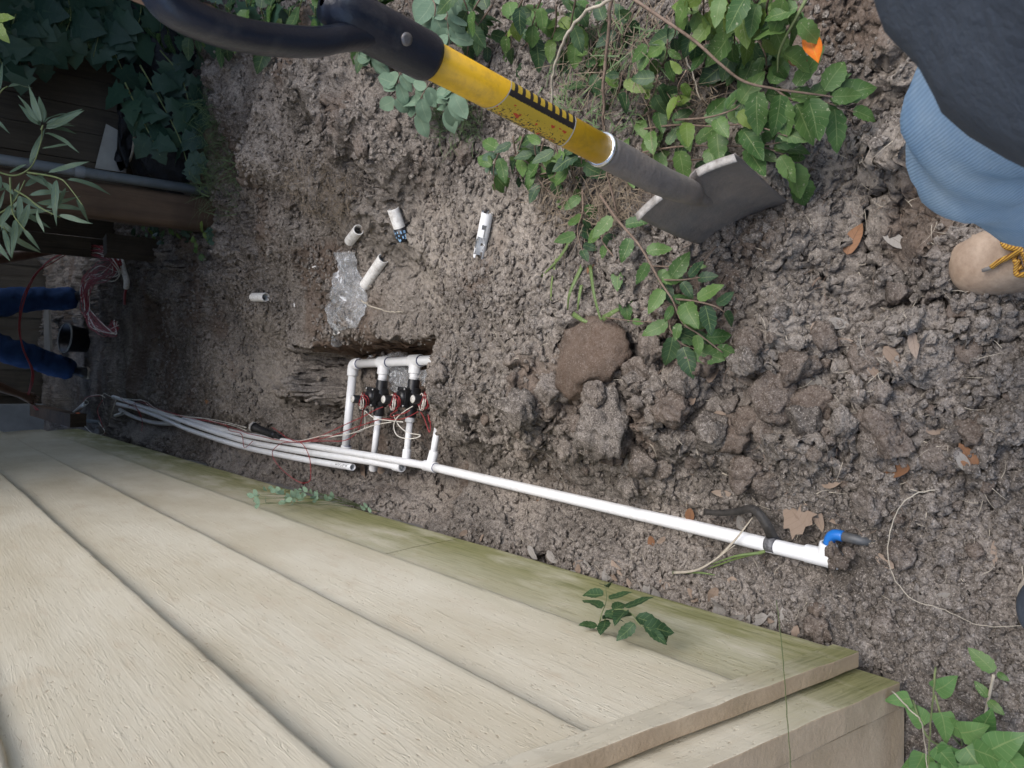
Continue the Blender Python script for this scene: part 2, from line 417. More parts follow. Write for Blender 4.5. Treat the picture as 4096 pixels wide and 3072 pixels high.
def build_ground():
    ys = [-0.6]
    while ys[-1] < 11.0:
        y = ys[-1]
        d = 0.03 if y < 0.30 else 0.0034 * max(1.0, (y / 1.1) ** 1.15) if y < 6.5 else 0.05
        ys.append(y + d)
    ys = np.array(ys)
    xs = [-0.60]
    while xs[-1] < 4.5:
        x = xs[-1]; xs.append(x + (0.0036 if x < 0.75 else 0.0036 + (x - 0.75) * 0.018))
    xs = np.array(xs)
    ox = np.array([-60, -30, -12, -5, -2.0, -1.0]); oy = np.array([-50, -20, -8, -3, -1.2]); oz = np.array([12, 14, 20, 40, 80])
    xs = np.concatenate([ox, xs, [5.5, 7, 10, 20, 40, 80]]); ys = np.concatenate([oy, ys, oz])
    X, Y = np.meshgrid(xs, ys); Z = height(X.ravel(), Y.ravel())
    ny, nx = X.shape
    xf = X.ravel(); yf = Y.ravel(); nearm = (xf > -.62) & (xf < 4.6) & (yf > 0.2) & (yf < 8)
    JX = np.where(nearm, 0.011 * fbm(yf * 1.0 + Z * 2.3, xf * .6 - Z * 1.9, 0.045, 3, 501, .6), 0); JY = np.where(nearm, 0.011 * fbm(xf + Z * 2.1 + 5, yf * .6 + Z * 1.7, 0.045, 3, 503, .6), 0)
    X = X + JX.reshape(X.shape); Y = Y + JY.reshape(Y.shape)
    i = np.arange(nx * ny).reshape(ny, nx)
    Q = np.stack([i[:-1, :-1].ravel(), i[:-1, 1:].ravel(), i[1:, 1:].ravel(), i[1:, :-1].ravel()], 1)
    o = npmesh('ground', np.stack([X.ravel(), Y.ravel(), Z], 1), Q, None, SOIL, True)
    x = X.ravel(); y = Y.ravel()
    pm = pit_mask(x, y)
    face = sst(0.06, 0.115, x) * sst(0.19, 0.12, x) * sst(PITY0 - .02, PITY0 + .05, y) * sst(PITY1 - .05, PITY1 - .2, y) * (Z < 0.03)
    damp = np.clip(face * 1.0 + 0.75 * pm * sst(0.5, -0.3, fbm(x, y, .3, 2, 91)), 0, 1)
    damp = np.maximum(damp, 0.6 * sst(0.25, 0.75, fbm(x, y, 0.35, 3, 93)) * sst(-0.35, -0.1, x))
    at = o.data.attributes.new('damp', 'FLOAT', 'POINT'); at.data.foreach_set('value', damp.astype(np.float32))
    at = o.data.attributes.new('dry', 'FLOAT', 'POINT'); at.data.foreach_set('value', (trodden(x, y) * (1 - pm)).astype(np.float32))
    tag(o, kind='structure')
    return o
build_ground()

# loose crumbs of soil: uncountable, one object
def ico(sub):
    bm = bmesh.new(); bmesh.ops.create_icosphere(bm, subdivisions=sub, radius=1.0)
    V = np.array([v.co[:] for v in bm.verts]); F = np.array([[v.index for v in f.verts] for f in bm.faces]); bm.free(); return V, F
ICO1 = ico(1); ICO2 = ico(2); ICO3 = ico(3)
def crumbs():
    n = 36000
    y = 0.28 + 5.2 * RNG.random(n) ** 1.9; x = -0.46 + (0.75 + 0.55 * y) * RNG.random(n)
    s = 0.0022 + 0.0075 * RNG.random(n) ** 2.8 + 0.0009 * y
    dens = fbm(x, y, 0.3, 2, 55); keep = (dens > -0.75 + 0.8 * RNG.random(n))
    x = x[keep]; y = y[keep]; s = s[keep]; n = len(x)
    z = height(x, y)
    V0, F0 = ICO1; nv = len(V0)
    J = V0[None] * (1 + 0.75 * (RNG.random((n, nv, 1)) - 0.5)) * (0.7 + 0.6 * RNG.random((n, 1, 3)))
    a = RNG.random(n) * 6.28; ca, sa = np.cos(a)[:, None], np.sin(a)[:, None]
    V = np.stack([J[..., 0] * ca - J[..., 1] * sa, J[..., 0] * sa + J[..., 1] * ca, J[..., 2] * 0.8], -1) * s[:, None, None]
    V += np.stack([x, y, z + s * 0.35], 1)[:, None]
    F = (F0[None] + (np.arange(n) * nv)[:, None, None]).reshape(-1, 3)
    o = npmesh('soil_crumbs', V.reshape(-1, 3), F, None, SOIL, False)
    tag(o, 'small loose grey-brown soil crumbs scattered over the dug ground', 'soil', kind='stuff')
crumbs()

# ------------------------------------------------------------------ house
def siding_material(vertical=False):
    m, nt, b = newmat('beige_trim_paint' if vertical else 'beige_siding_paint'); co = coord(nt)
    if vertical: co = mapping(nt, co, (1, 1, 1), (rad(90), 0, 0))
    info = nt.nodes.new('ShaderNodeObjectInfo'); off = nt.nodes.new('ShaderNodeVectorMath'); off.operation = 'ADD'
    cx = nt.nodes.new('ShaderNodeCombineXYZ'); nt.links.new(mth(nt, 'MULTIPLY', info.outputs['Random'], 37.0), cx.inputs[1])
    nt.links.new(co, off.inputs[0]); nt.links.new(cx.outputs[0], off.inputs[1]); v = off.outputs[0]
    big = noise(nt, mapping(nt, v, (1, 1.2, 3)), 1.6, 4, 0.6); blot = noise(nt, mapping(nt, v, (1, 3, 10)), 2.5, 6, 0.7)
    grain = noise(nt, mapping(nt, v, (6, 5.5, 120)), 1.4, 6, 0.70, 0.25); fib = noise(nt, mapping(nt, v, (20, 12, 190)), 1.0, 3, 0.6, 0.4)
    pit = noise(nt, mapping(nt, v, (60, 60, 140)), 1.2, 2, 0.5)
    chip = noise(nt, mapping(nt, v, (8, 14, 90)), 1.3, 3, 0.6, 0.8)
    c = ramp(nt, big.outputs[0], [(0.32, (0.52, 0.462, 0.348)), (0.66, (0.64, 0.592, 0.482))]).outputs[0]
    c = mixc(nt, ramp(nt, blot.outputs[0], [(0.54, 0.0), (0.72, 0.42)]).outputs[0], c, (0.47, 0.37, 0.26))
    c = mixc(nt, ramp(nt, grain.outputs[0], [(0.60, 0.0), (0.72, 0.16)]).outputs[0], c, (0.43, 0.37, 0.27))
    c = mixc(nt, ramp(nt, pit.outputs[0], [(0.68, 0.0), (0.74, 0.6)]).outputs[0], c, (0.33, 0.25, 0.17))
    # algae stain on the lowest boards
    geo = nt.nodes.new('ShaderNodeNewGeometry'); sep = nt.nodes.new('ShaderNodeSeparateXYZ'); nt.links.new(geo.outputs['Position'], sep.inputs[0])
    low = nd(nt, 'ShaderNodeMapRange'); low.inputs[1].default_value = 0.43; low.inputs[2].default_value = 0.16; nt.links.new(sep.outputs[2], low.inputs[0])
    an = noise(nt, mapping(nt, geo.outputs['Position'], (1, 1.0, 4)), 2.2, 5, 0.62)
    alg = mth(nt, 'MULTIPLY', low.outputs[0], ramp(nt, an.outputs[0], [(0.28, 0.15), (0.52, 1.0)]).outputs[0])
    c = mixc(nt, mth(nt, 'MULTIPLY', alg, 0.88), c, (0.21, 0.205, 0.07))
    c = mixc(nt, mth(nt, 'MULTIPLY', mth(nt, 'MULTIPLY', alg, alg), ramp(nt, grain.outputs[0], [(0.45, 0.0), (0.62, 0.55)]).outputs[0]), c, (0.10, 0.11, 0.035))
    nt.links.new(c, b.inputs['Base Color']); b.inputs['Roughness'].default_value = 0.72; b.inputs['Specular IOR Level'].default_value = 0.3
    hh = mth(nt, 'ADD', ramp(nt, grain.outputs[0], [(0.46, 0.0), (0.56, 0.15), (0.63, 0.35), (0.70, 1.0)]).outputs[0], mth(nt, 'MULTIPLY', fib.outputs[0], 0.22))
    hh = mth(nt, 'ADD', hh, mth(nt, 'MULTIPLY', ramp(nt, chip.outputs[0], [(0.62, 0.0), (0.66, 1.0)]).outputs[0], 0.8))
    hh = mth(nt, 'SUBTRACT', hh, mth(nt, 'MULTIPLY', ramp(nt, pit.outputs[0], [(0.62, 0.0), (0.72, 1.0)]).outputs[0], 0.6))
    bump(nt, b, hh, 0.42, 0.0024)
    return m
SIDING = siding_material(); SIDINGV = siding_material(True)
TRIM = pmat('tan_trim_and_shade', (0.30, 0.225, 0.15), (0.40, 0.315, 0.22), 9, 0.7, 0.4, 120, dirt=(0.20, 0.16, 0.09), dirt_amt=0.5, dirt_scale=7)  # tan trim, also the shaded tone of the near end faces
SHEATH = pmat('dark_wall_sheathing', (0.03, 0.026, 0.02), (0.06, 0.05, 0.04), 9, 0.9)
ROOFM = pmat('dark_shingle', (0.05, 0.045, 0.04), (0.10, 0.09, 0.08), 30, 0.9, 0.5, 90)
XW = -0.423
LAPS = [CAM_H + XW * t for t in (2.9, 2.293, 1.615, 0.925)]
while LAPS[-1] < 2.3: LAPS.append(LAPS[-1] + 0.284)
Y0, Y1 = 0.711, 7.35
house = tag(empty('house', (-1.5, 4, 0)), 'house wall of beige lapped siding boards with green algae along its foot', 'house')
def board(y0, y1, z0, z1, seed):
    """one lap of siding: wavy butt edge, rounded, leaning out at the foot"""
    n = max(6, int((y1 - y0) / 0.012)); ys = np.linspace(y0, y1, n)
    wob = 0.0016 * fbm(ys, ys * 0 + seed, 0.5, 2, 5) + 0.0011 * fbm(ys, ys * 0 + seed, 0.05, 3, 6, 0.7)
    xo = 0.0018 * fbm(ys, ys * 0 + seed + 9, 0.7, 2, 8)
    prof = [(-0.034, 0.006), (-0.016, 0.0), (-0.0065, -0.0005), (-0.0018, 0.0035), (0.0, 0.010), (-0.0010, 0.06), (-0.0070, 0.5), (-0.0205, 1.0), (-0.036, 1.0)]
    V = []; F = []
    hgt = z1 - z0
    for i, y in enumerate(ys):
        for k, (dx, t) in enumerate(prof):
            z = z0 + (t if k < 5 else t * hgt) + wob[i] * (1 if k < 5 else max(0, 1 - t * 3))
            V.append((XW + dx + xo[i] * (1 if k < 7 else 0.3), y, z))
    m = len(prof)
    for i in range(n - 1):
        for k in range(m - 1):
            F.append((i * m + k, i * m + k + 1, (i + 1) * m + k + 1, (i + 1) * m + k))
    F.append(tuple(range(m - 1, -1, -1))); F.append(tuple((n - 1) * m + k for k in range(m)))
    o = mesh('siding_board', V, F, house, SIDING, True); set_sharp(o.data, 50); return o
yj1 = PXp(1200, 2024, XW)[1]; yj2 = PXp(1660, 2176, XW)[1]
cuts = {0: [Y0, yj2 - 0.003, yj2 + 0.003, yj1 - 0.002, yj1 + 0.002, Y1], 2: [Y0, 4.6, 4.603, Y1], 1: [Y0, Y1], 3: [Y0, 5.2, 5.203, Y1]}
for k in range(len(LAPS) - 1):
    cc = cuts.get(k, [Y0, Y1])
    for a, b_ in zip(cc[0::2], cc[1::2]): board(a, b_, LAPS[k], LAPS[k + 1] + 0.022, k * 3.3 + a)
w = MB(); w.box((XW - 0.040 - 0.06, (0.70 + Y1) / 2, 1.22), (0.055, (Y1 - 0.70) / 2 - 0.004, 1.16)); w.build('wall_core', house, SHEATH, False)
fo = MB(); fo.box((XW - 0.12, (0.70 + Y1) / 2, -0.17), (0.07, (Y1 - 0.70) / 2, 0.225)); fo.build('foundation', house, pmat('foundation_concrete', (0.16, 0.15, 0.14), (0.26, 0.24, 0.22), 8, 0.9, 0.5, 60), False)
# corner: narrow strip, its edge, a second board set back, then the end of the building
def rough_board(name, c, h, mat, n=60, amp=0.0012, seed=0):
    """upright board with slightly uneven edges"""
    zs = np.linspace(c[2] - h[2], c[2] + h[2], n); V = []; F = []
    for i, z in enumerate(zs):
        for sx, sy in ((-1, -1), (1, -1), (1, 1), (-1, 1)):
            V.append((c[0] + sx * h[0] + amp * float(vnoise(np.array([z]), np.array([seed + sx + 3.0 * sy]), 0.03, 5)[0]), c[1] + sy * h[1] + amp * float(vnoise(np.array([z]), np.array([seed + 7 + sx + 3.0 * sy]), 0.04, 6)[0]), z))
    for i in range(n - 1):
        for k in range(4): F.append((i * 4 + k, i * 4 + (k + 1) % 4, i * 4 + 4 + (k + 1) % 4, i * 4 + 4 + k))
    F.append((3, 2, 1, 0)); F.append(tuple((n - 1) * 4 + k for k in range(4)))
    o = mesh(name, V, F, house, mat, False)
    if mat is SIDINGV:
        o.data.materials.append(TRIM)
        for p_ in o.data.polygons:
            if p_.normal.y < -0.7: p_.material_index = 1  # faces turned to the near end carry their shade as darker tan
    mo = o.modifiers.new('bevel', 'BEVEL'); mo.width = 0.002; mo.segments = 2; mo.limit_method = 'ANGLE'; mo.angle_limit = rad(50)
    return o
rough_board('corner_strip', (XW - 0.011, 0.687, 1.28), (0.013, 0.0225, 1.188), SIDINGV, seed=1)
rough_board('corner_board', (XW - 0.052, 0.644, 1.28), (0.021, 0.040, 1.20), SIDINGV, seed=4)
rough_board('corner_post', (XW - 0.127, 0.650, 1.26), (0.052, 0.041, 1.205), TRIM, seed=7)
e = MB(); e.box((XW - 1.785, 0.73, 1.22), (1.6, 0.05, 1.2)); e.build('end_wall', house, SIDING, False)
r = MB(); r.box((XW - 0.6, 4.0, 2.56), (0.86, 3.75, 0.05)); r.build('eave', house, TRIM, False)
r = MB(); r.box((XW - 1.6, 4.0, 2.95), (2.0, 3.8, 0.06), axes_from((1, 0, -0.35))); r.build('roof', house, ROOFM, False)

# ------------------------------------------------------------------ pvc pipework
PVC = pmat('white_pvc', (0.74, 0.75, 0.76), (0.80, 0.81, 0.82), 6, 0.38, dirt=(0.45, 0.40, 0.35), dirt_amt=0.30, dirt_scale=40)
PVCD = pmat('white_pvc_dirty', (0.72, 0.71, 0.68), (0.79, 0.78, 0.75), 30, 0.42, dirt=(0.22, 0.17, 0.13), dirt_amt=0.6, dirt_scale=70)
PRIMER = pmat('navy_pipe_cement', (0.01, 0.016, 0.07), (0.02, 0.03, 0.12), 90, 0.4)
BLACKP = pmat('black_plastic', (0.010, 0.010, 0.011), (0.022, 0.022, 0.024), 40, 0.38, dirt=(0.18, 0.15, 0.12), dirt_amt=0.12, dirt_scale=60)
def arr(*p): return np.array(p, float)
def hollow(name, a, b, ro, parent, mat, wall=0.0032, seg=22, bevel_in=True):
    a = np.asarray(a); b = np.asarray(b); L = np.linalg.norm(b - a); ri = ro - wall
    prof = [(0, ri), (0, ro - 0.0006), (0.0006, ro), (L - 0.0006, ro), (L, ro - 0.0006), (L, ri), (0, ri)]
    V, F = lathe(prof, a, b - a, seg); o = mesh(name, V, F, parent, mat); set_sharp(o.data, 35); return o
def collar(name, a, b, r, parent, mat=None, seg=22):
    a = np.asarray(a); b = np.asarray(b); L = np.linalg.norm(b - a); c = 0.0016
    prof = [(0, r * 0.72), (0, r - c), (c, r), (L - c, r), (L, r - c), (L, r * 0.72)]
    V, F = lathe(prof, a, b - a, seg); o = mesh(name, V, F, parent, mat or PVC); set_sharp(o.data, 40); return o
def ring(a, d, r, parent, w=0.0025, mat=None):
    a = np.asarray(a); d = _n(np.asarray(d, float))
    V, F = lathe([(0, r - 0.002), (0, r + 0.0007), (w, r + 0.0007), (w, r - 0.002)], a, d, 20)
    return mesh('cement_ring', V, F, parent, mat or PRIMER)

man = tag(empty('irrigation_manifold', tuple(P(1550, 1650, -0.19))), 'white pipe manifold with three black valves and long white pipes, in the trench', 'pipework')
ZH = -0.128
hE = P(1414, 1456, ZH); hN = P(1755, 1439, ZH)
hd = _n(hN - hE); ld = _n(P(1497, 1814, -0.12) - P(1537, 1449, ZH))
hN2 = hE + hd * (np.linalg.norm(hN - hE) + 0.10)
V, F = tube([hE + hd * 0.012, hN2], R1, 22); mesh('header_pipe', V, F, man, PVC)
# elbow
ed = _n(P(1385, 1791, -0.135) - hE)
el = [hE + hd * 0.046, hE + hd * 0.022, hE + hd * 0.009 + ed * 0.003, hE + hd * 0.003 + ed * 0.009, hE + ed * 0.022, hE + ed * 0.046]
o = tube_obj('elbow', spline(el, 4), 0.0222, man, PVC, 22)
ring(hE + hd * 0.046, hd, R1 + 0.002, man)
riser_end = P(1381, 1812, -0.118)
tube_obj('riser_pipe', [hE + ed * 0.03, riser_end], R1, man, PVC, 22)
collar('coupling', P(1386, 1783, -0.121), P(1379, 1826, -0.118), 0.0215, man); ring(P(1386, 1783, -0.121), -ed, R1 + 0.0006, man)
SCREW = pmat('screw_steel', (0.35, 0.35, 0.34), (0.5, 0.5, 0.5), 50, 0.35, metal=0.9)
REDW = pmat('red_wire_insulation', (0.23, 0.022, 0.025), (0.34, 0.04, 0.045), 60, 0.45)
WHTW = pmat('white_wire_insulation', (0.62, 0.59, 0.52), (0.74, 0.71, 0.64), 60, 0.45)
SOLTOP = pmat('solenoid_top', (0.42, 0.41, 0.38), (0.6, 0.58, 0.54), 200, 0.5)
def wire_loops(name, c, ax, r, n, mat, parent, jit, rw=0.0016):
    pts = []
    for i in range(n * 14 + 1):
        t = 2 * math.pi * i / 14; k = i / 14.0
        rr = r * (1 + 0.14 * math.sin(k * 2.7 + jit))
        pts.append(c + ax[1] * rr * math.cos(t) + ax[2] * rr * (0.85 + .1 * math.sin(k + jit)) * math.sin(t) + ax[0] * (0.007 * math.sin(k * 1.9 + jit) + 0.0025 * k))
    return tube_obj(name, pts, rw, parent, mat, 6)
def valve(tu, tv, vu, vv, bu, bv, su, sv, eu, ev, coupl):
    """one branch: tee on the header, nipple, valve, bushing, pipe"""
    T = P(tu, tv, ZH)
    T = hE + hd * ((T - hE) @ hd)
    end = P(eu, ev, -0.108); d = _n(end - T)
    collar('tee_run', T - hd * 0.033, T + hd * 0.033, 0.0225, man)
    collar('tee_branch', T, T + d * 0.044, 0.0222, man)
    ring(T + hd * 0.033, hd, R1 + 0.002, man)
    Bc = P(vu, vv, -0.118); s = (Bc - T) @ d; C = T + d * s
    B2 = T + d * ((P(bu, bv, -0.115) - T) @ d)
    tube_obj('nipple', [T + d * 0.03, C - d * 0.055], R1, man, PVC, 20)
    up = arr(0, 0, 1) - d * d[2]; up = _n(up); sd = np.cross(d, up); ax = np.array([d, sd, up])
    vb = MB()
    for a0, a1, r0 in ((-0.064, -0.030, 0.0212), (0.030, 0.068, 0.0202)):
        V, F = lathe([(a0, 0.008), (a0, r0 - .001), (a0 + .001, r0), (a1, r0), (a1, 0.008)], C, d, 18); vb.add(V, F)
    V, F = lathe([(-0.036, 0.012), (-0.034, 0.026), (-0.018, 0.031), (0.018, 0.031), (0.034, 0.026), (0.036, 0.012)], C, d, 18); vb.add(V, F)
    V, F = lathe([(-0.008, 0.030), (0.030, 0.030), (0.034, 0.030)], C, up, 18); vb.add(V, F)
    body = vb.build('valve', man, BLACKP, True, sharp=40)
    bn = MB(); bn.box(C + up * 0.039, (0.034, 0.030, 0.005), ax)
    V, F = lathe([(0.044, 0.027), (0.051, 0.025), (0.057, 0.018), (0.0575, 0.001)], C, up, 18); bn.add(V, F)
    for i in (-1, 1):
        for j in (-1, 1):
            V, F = lathe([(0.030, 0.006), (0.047, 0.006), (0.048, 0.001)], C + d * 0.029 * i + sd * 0.025 * j, up, 10); bn.add(V, F)
    bon = bn.build('bonnet', body, BLACKP, True, sharp=40)
    for i in (-1, 1):
        for j in (-1, 1):
            V, F = lathe([(0.048, 0.0042), (0.0508, 0.0040), (0.0515, 0.0005)], C + d * 0.029 * i + sd * 0.025 * j, up, 8); mesh('screw', V, F, body, SCREW)
    S = C + up * 0.052 + d * 0.012
    so, F = lathe([(0.0, 0.013), (0.012, 0.0150), (0.058, 0.0150), (0.060, 0.0135), (0.0605, 0.0005)], S, up, 18)
    mesh('solenoid', so, F, body, BLACKP)
    V, F = lathe([(0.0606, 0.0132), (0.0622, 0.0128), (0.0624, 0.0003)], S, up, 16); mesh('solenoid_cap', V, F, body, SOLTOP)
    lx = np.array([_n(up + 0.35 * sd), _n(np.cross(up, d)), d])
    lx = axes_from(_n(up + 0.3 * d - 0.2 * sd))
    wire_loops('red_wire_coil', S + up * 0.012 + d * 0.006, lx, 0.027, 3, REDW, body, tu)
    wire_loops('white_wire_coil', S + up * 0.018 + d * 0.008, axes_from(_n(up + 0.1 * d + 0.35 * sd)), 0.025, 3, WHTW, body, tu + 2)
    wire_loops('red_wire_coil', S + up * 0.022 - d * 0.004, axes_from(_n(up - 0.2 * d + 0.5 * sd)), 0.023, 2, REDW, body, tu + 4)
    for q in (-1, 1):   # wire connectors
        V, F = lathe([(0, 0.003), (0.002, 0.0048), (0.026, 0.0042), (0.028, 0.001)], S + d * 0.034 + sd * 0.012 * q + up * 0.004, _n(d * 0.4 + sd * q + up * 0.2), 10); mesh('wire_connector', V, F, body, BLACKP)
    collar('bushing', C + d * 0.066, C + d * 0.086, 0.0168, man); ring(C + d * 0.066, d, 0.0168, man, 0.003)
    tube_obj('lateral_pipe', [C + d * 0.08, end], R12 + 0.0009, man, PVC, 18)
    if coupl: collar('coupling', end - d * 0.045, end + d * 0.012, 0.0155, man)
    return C
CV = [valve(1537, 1449, 1522, 1590, 1514, 1663, 0, 0, 1495, 1826, False),
      valve(1663, 1444, 1642, 1590, 1645, 1668, 0, 0, 1624, 1848, True),
      valve(1795, 1437, 1770, 1590, 1753, 1665, 0, 0, 1727, 1856, True)]
# long pipes
LONG = tube_obj('long_pipe', PIPE_C, R34, man, PVC, 18)
tube_obj('long_pipe', PIPE_A, R34, man, PVC, 18)
tc = P(1721, 1866, -0.088); pd = _n(PIPE_R[3] - tc)
collar('tee_run', tc - pd * 0.036, tc + pd * 0.036, 0.0178, man); ring(tc + pd * 0.036, pd, R34 + 0.0012, man)
collar('tee_branch', tc, tc + _n(P(1735, 1815, -0.10) - tc) * 0.05, 0.0165, man)
ea = PIPE_A[-1]; collar('elbow', ea - _n(PIPE_A[-1] - PIPE_A[-3]) * 0.035, ea + _n(PIPE_A[-1] - PIPE_A[-3]) * 0.014, 0.0175, man)
collar('elbow', P(1496, 1838, -0.115), P(1493, 1878, -0.125), 0.0165, man)
tube_obj('long_pipe', PIPE_R, R34 + 0.0008, man, PVC, 18)
te = P(3284, 2226, 0.012); pr = _n(PIPE_R[-1] - PIPE_R[-6])
collar('tee_run', te - pr * 0.030, te + pr * 0.034, 0.0166, man)
V, F = lathe([(0, .0150), (.0035, .0140), (.0045, .0003)], te + pr * 0.0335, pr, 18); mesh('end_plug', V, F, man, PVCD)
up_dir = _n(P(3326, 2160, 0.016) - P(3310, 2226, 0.012))
t0 = te + pr * 0.009
collar('tee_branch', t0, t0 + up_dir * 0.028, 0.0158, man)
BLUEP = pmat('blue_elbow_plastic', (0.01, 0.12, 0.42), (0.015, 0.16, 0.52), 20, 0.35)
GREYP = pmat('grey_poly_pipe', (0.045, 0.05, 0.055), (0.085, 0.09, 0.095), 50, 0.5, dirt=(0.2, 0.17, 0.14), dirt_amt=0.4)
b0 = t0 + up_dir * 0.026; gd = _n(P(3440, 2158, 0.012) - P(3340, 2138, 0.016))
be = tube_obj('swing_elbow', spline([b0, b0 + up_dir * 0.010, b0 + up_dir * 0.018 + gd * 0.003, b0 + up_dir * 0.021 + gd * 0.010, b0 + up_dir * 0.021 + gd * 0.021], 4), 0.0098, man, BLUEP, 18); be['label'] = 'bright blue elbow'
gp = tube_obj('poly_pipe', [b0 + up_dir * 0.021 + gd * 0.018, b0 + up_dir * 0.019 + gd * 0.045 - arr(0, 0, 0.004), b0 + up_dir * 0.017 + gd * 0.075 - arr(0, 0, 0.022)], 0.0088, man, GREYP, 16)

# the lowest long pipe is cut off and lies loose beside the others
def text_curve(name, body, size, mat, parent, M):
    cu = bpy.data.curves.new(name, 'FONT'); cu.body = body; cu.size = size; cu.extrude = 0.0002; cu.align_x = 'CENTER'; cu.align_y = 'CENTER'
    t = bpy.data.objects.new(name, cu); COL.objects.link(t)
    dg = bpy.context.evaluated_depsgraph_get(); me = bpy.data.meshes.new_from_object(t.evaluated_get(dg)); bpy.data.objects.remove(t)
    co = np.array([v.co[:] for v in me.vertices]); return me, co
lp = tag(empty('pipe', tuple(PIPE_B[-1])), 'long loose white pipe lying nearest the wall, its cut end beside dry leaves', 'pipe')
d = _n(PIPE_B[-1] - PIPE_B[-2])
Vt, Ft = tube(PIPE_B, R34, 18, False); Vi, Fi = tube(PIPE_B, R34 - 0.003, 18, False)
mm = MB(); mm.add(Vt, Ft); mm.add(Vi, [tuple(reversed(f)) for f in Fi]); nb = len(PIPE_B) * 18
for k in range(18):
    mm.F.append((nb - 18 + k, nb - 18 + (k + 1) % 18, 2 * nb - 18 + (k + 1) % 18, 2 * nb - 18 + k)); mm.F.append((k, nb + k, nb + (k + 1) % 18, (k + 1) % 18))
mm.build('tube_wall', lp, PVC)
INK = pmat('black_print', (0.03, 0.03, 0.035), (0.06, 0.06, 0.065), 300, 0.6)
def print_marks(c, d, up, r, n, parent, h=0.005):
    """worn, unreadable print along a pipe"""
    q = MB(); s = np.cross(up, d); rs = random.Random(int(c[0] * 999) % 97 + n)
    for i in range(n):
        for k in range(rs.randint(1, 3)):
            a = rs.uniform(-0.25, 0.25) + 0.35; base = c + d * (0.0062 * i + rs.uniform(-.001, .001))
            nrm = _n(up * math.cos(a) + s * math.sin(a)); tn = _n(np.cross(d, nrm))
            q.box(base + nrm * (r + 0.0001) + tn * rs.uniform(-.002, .002), (rs.uniform(.0004, .0018), rs.uniform(.0008, h / 2), 0.0002), np.array([d, tn, nrm]))
    q.build('printed_marks', parent, INK, False)
print_marks(PIPE_B[-1] - d * 0.12, d, arr(0, 0, 1), R34, 17, lp)

st = tag(empty('pipe_offcut', tuple(P(475, 1660, -0.03))), 'short white pipe stub lying behind the bundled pipes near the house wall', 'pipe'); hollow('tube_wall', P(462, 1663, -0.03), P(490, 1653, -0.03), 0.013, st, PVCD)

# tape round the joint of the long pipe with a loose dark strap
TAPE = pmat('black_tape', (0.012, 0.012, 0.014), (0.20, 0.20, 0.21), 160, 0.45, 0.4, 200)
tp = tag(empty('tape_wrap', tuple(P(3089, 2178, 0.0))), 'black tape wrapped round the long white pipe, its frayed strip trailing in the leaves', 'tape')
ta = PIPE_R[np.argmin(np.linalg.norm(PIPE_R - P(3089, 2178, 0.012), axis=1))]
tdir = pr; V, F = lathe([(-0.0095, 0.012), (-0.010, R34 + 0.0020), (-0.003, R34 + 0.0026), (0.002, R34 + 0.0021), (0.010, R34 + 0.0025), (0.0098, 0.012)], P(3089, 2178, 0.0105), tdir, 20); mesh('wrap', V, F, tp, TAPE)
STRAP = pmat('weathered_black_strip', (0.015, 0.014, 0.013), (0.045, 0.04, 0.036), 60, 0.6, 0.5, 150)
def ribbon(name, pts, width, parent, mat, nrm=(0, 0, 1), thick=0.0012, taper=None):
    p = spline(pts, 6); T = np.gradient(p, axis=0); T /= np.linalg.norm(T, axis=1)[:, None]; V = []; F = []
    for i in range(len(p)):
        s = _n(np.cross(T[i], np.asarray(nrm, float))); n2 = np.cross(s, T[i]); wv = width * (taper[0] + (taper[1] - taper[0]) * i / (len(p) - 1) if taper else 1)
        for a, b in ((-1, -1), (1, -1), (1, 1), (-1, 1)): V.append(p[i] + s * a * wv / 2 + n2 * b * thick / 2)
    for i in range(len(p) - 1):
        for k in range(4): F.append((i * 4 + k, i * 4 + (k + 1) % 4, i * 4 + 4 + (k + 1) % 4, i * 4 + 4 + k))
    F.append((3, 2, 1, 0)); F.append(tuple((len(p) - 1) * 4 + k for k in range(4)))
    return mesh(name, V, F, parent, mat)
ribbon('loose_strip', [P(3090, 2150, 0.022), P(3072, 2110, 0.040), P(3040, 2060, 0.046), P(3005, 2035, 0.044), P(2950, 2045, 0.036), P(2880, 2052, 0.030), P(2815, 2046, 0.026)], 0.021, tp, STRAP, (0.25, -0.4, 1), taper=(1.0, 0.5))

# ------------------------------------------------------------------ loose pipe offcuts on the soil
def lay(u, v, r):
    p = G(u, v); p[2] += r * 0.8; return p
def offcut(label, p0, p1, r, mat=PVCD):
    a = lay(*p0, r); b = lay(*p1, r)
    t = tag(empty('pipe_offcut', tuple((a + b) / 2 - arr(0, 0, r))), label, 'pipe', 'pipe offcuts on the dug soil'); hollow('tube_wall', a, b, r, t, mat); return t, a, b
t, a, b = offcut('short stubby white pipe offcut nearest the clump of fine roots', (1450, 921), (1414, 966), 0.0172)
t, a, b = offcut('medium plain white pipe offcut leaning beside the clear plastic bag', (1550, 1035), (1476, 1143), 0.0185)
t, a, b = offcut('small white pipe offcut lying alone left of the plastic bag', (1027, 1190), (1077, 1190), 0.0190)
t, a, b = offcut('white pipe offcut with a black taped end carrying torn blue print', (1590, 838), (1632, 962), 0.0182)
d = _n(b - a); L = np.linalg.norm(b - a)
BT = pmat('black_tape_sleeve', (0.008, 0.009, 0.012), (0.02, 0.02, 0.024), 40, 0.4)
V, F = lathe([(L * 0.60, 0.0175), (L * 0.60, 0.0194), (L * 1.02, 0.0196), (L * 1.025, 0.016), (L * 1.02, 0.001)], a, d, 20); o = mesh('black_sleeve', V, F, t, BT)
BP = pmat('pale_blue_print', (0.16, 0.32, 0.52), (0.30, 0.48, 0.66), 90, 0.5); q = MB(); rs = random.Random(3)
axl = axes_from(d)
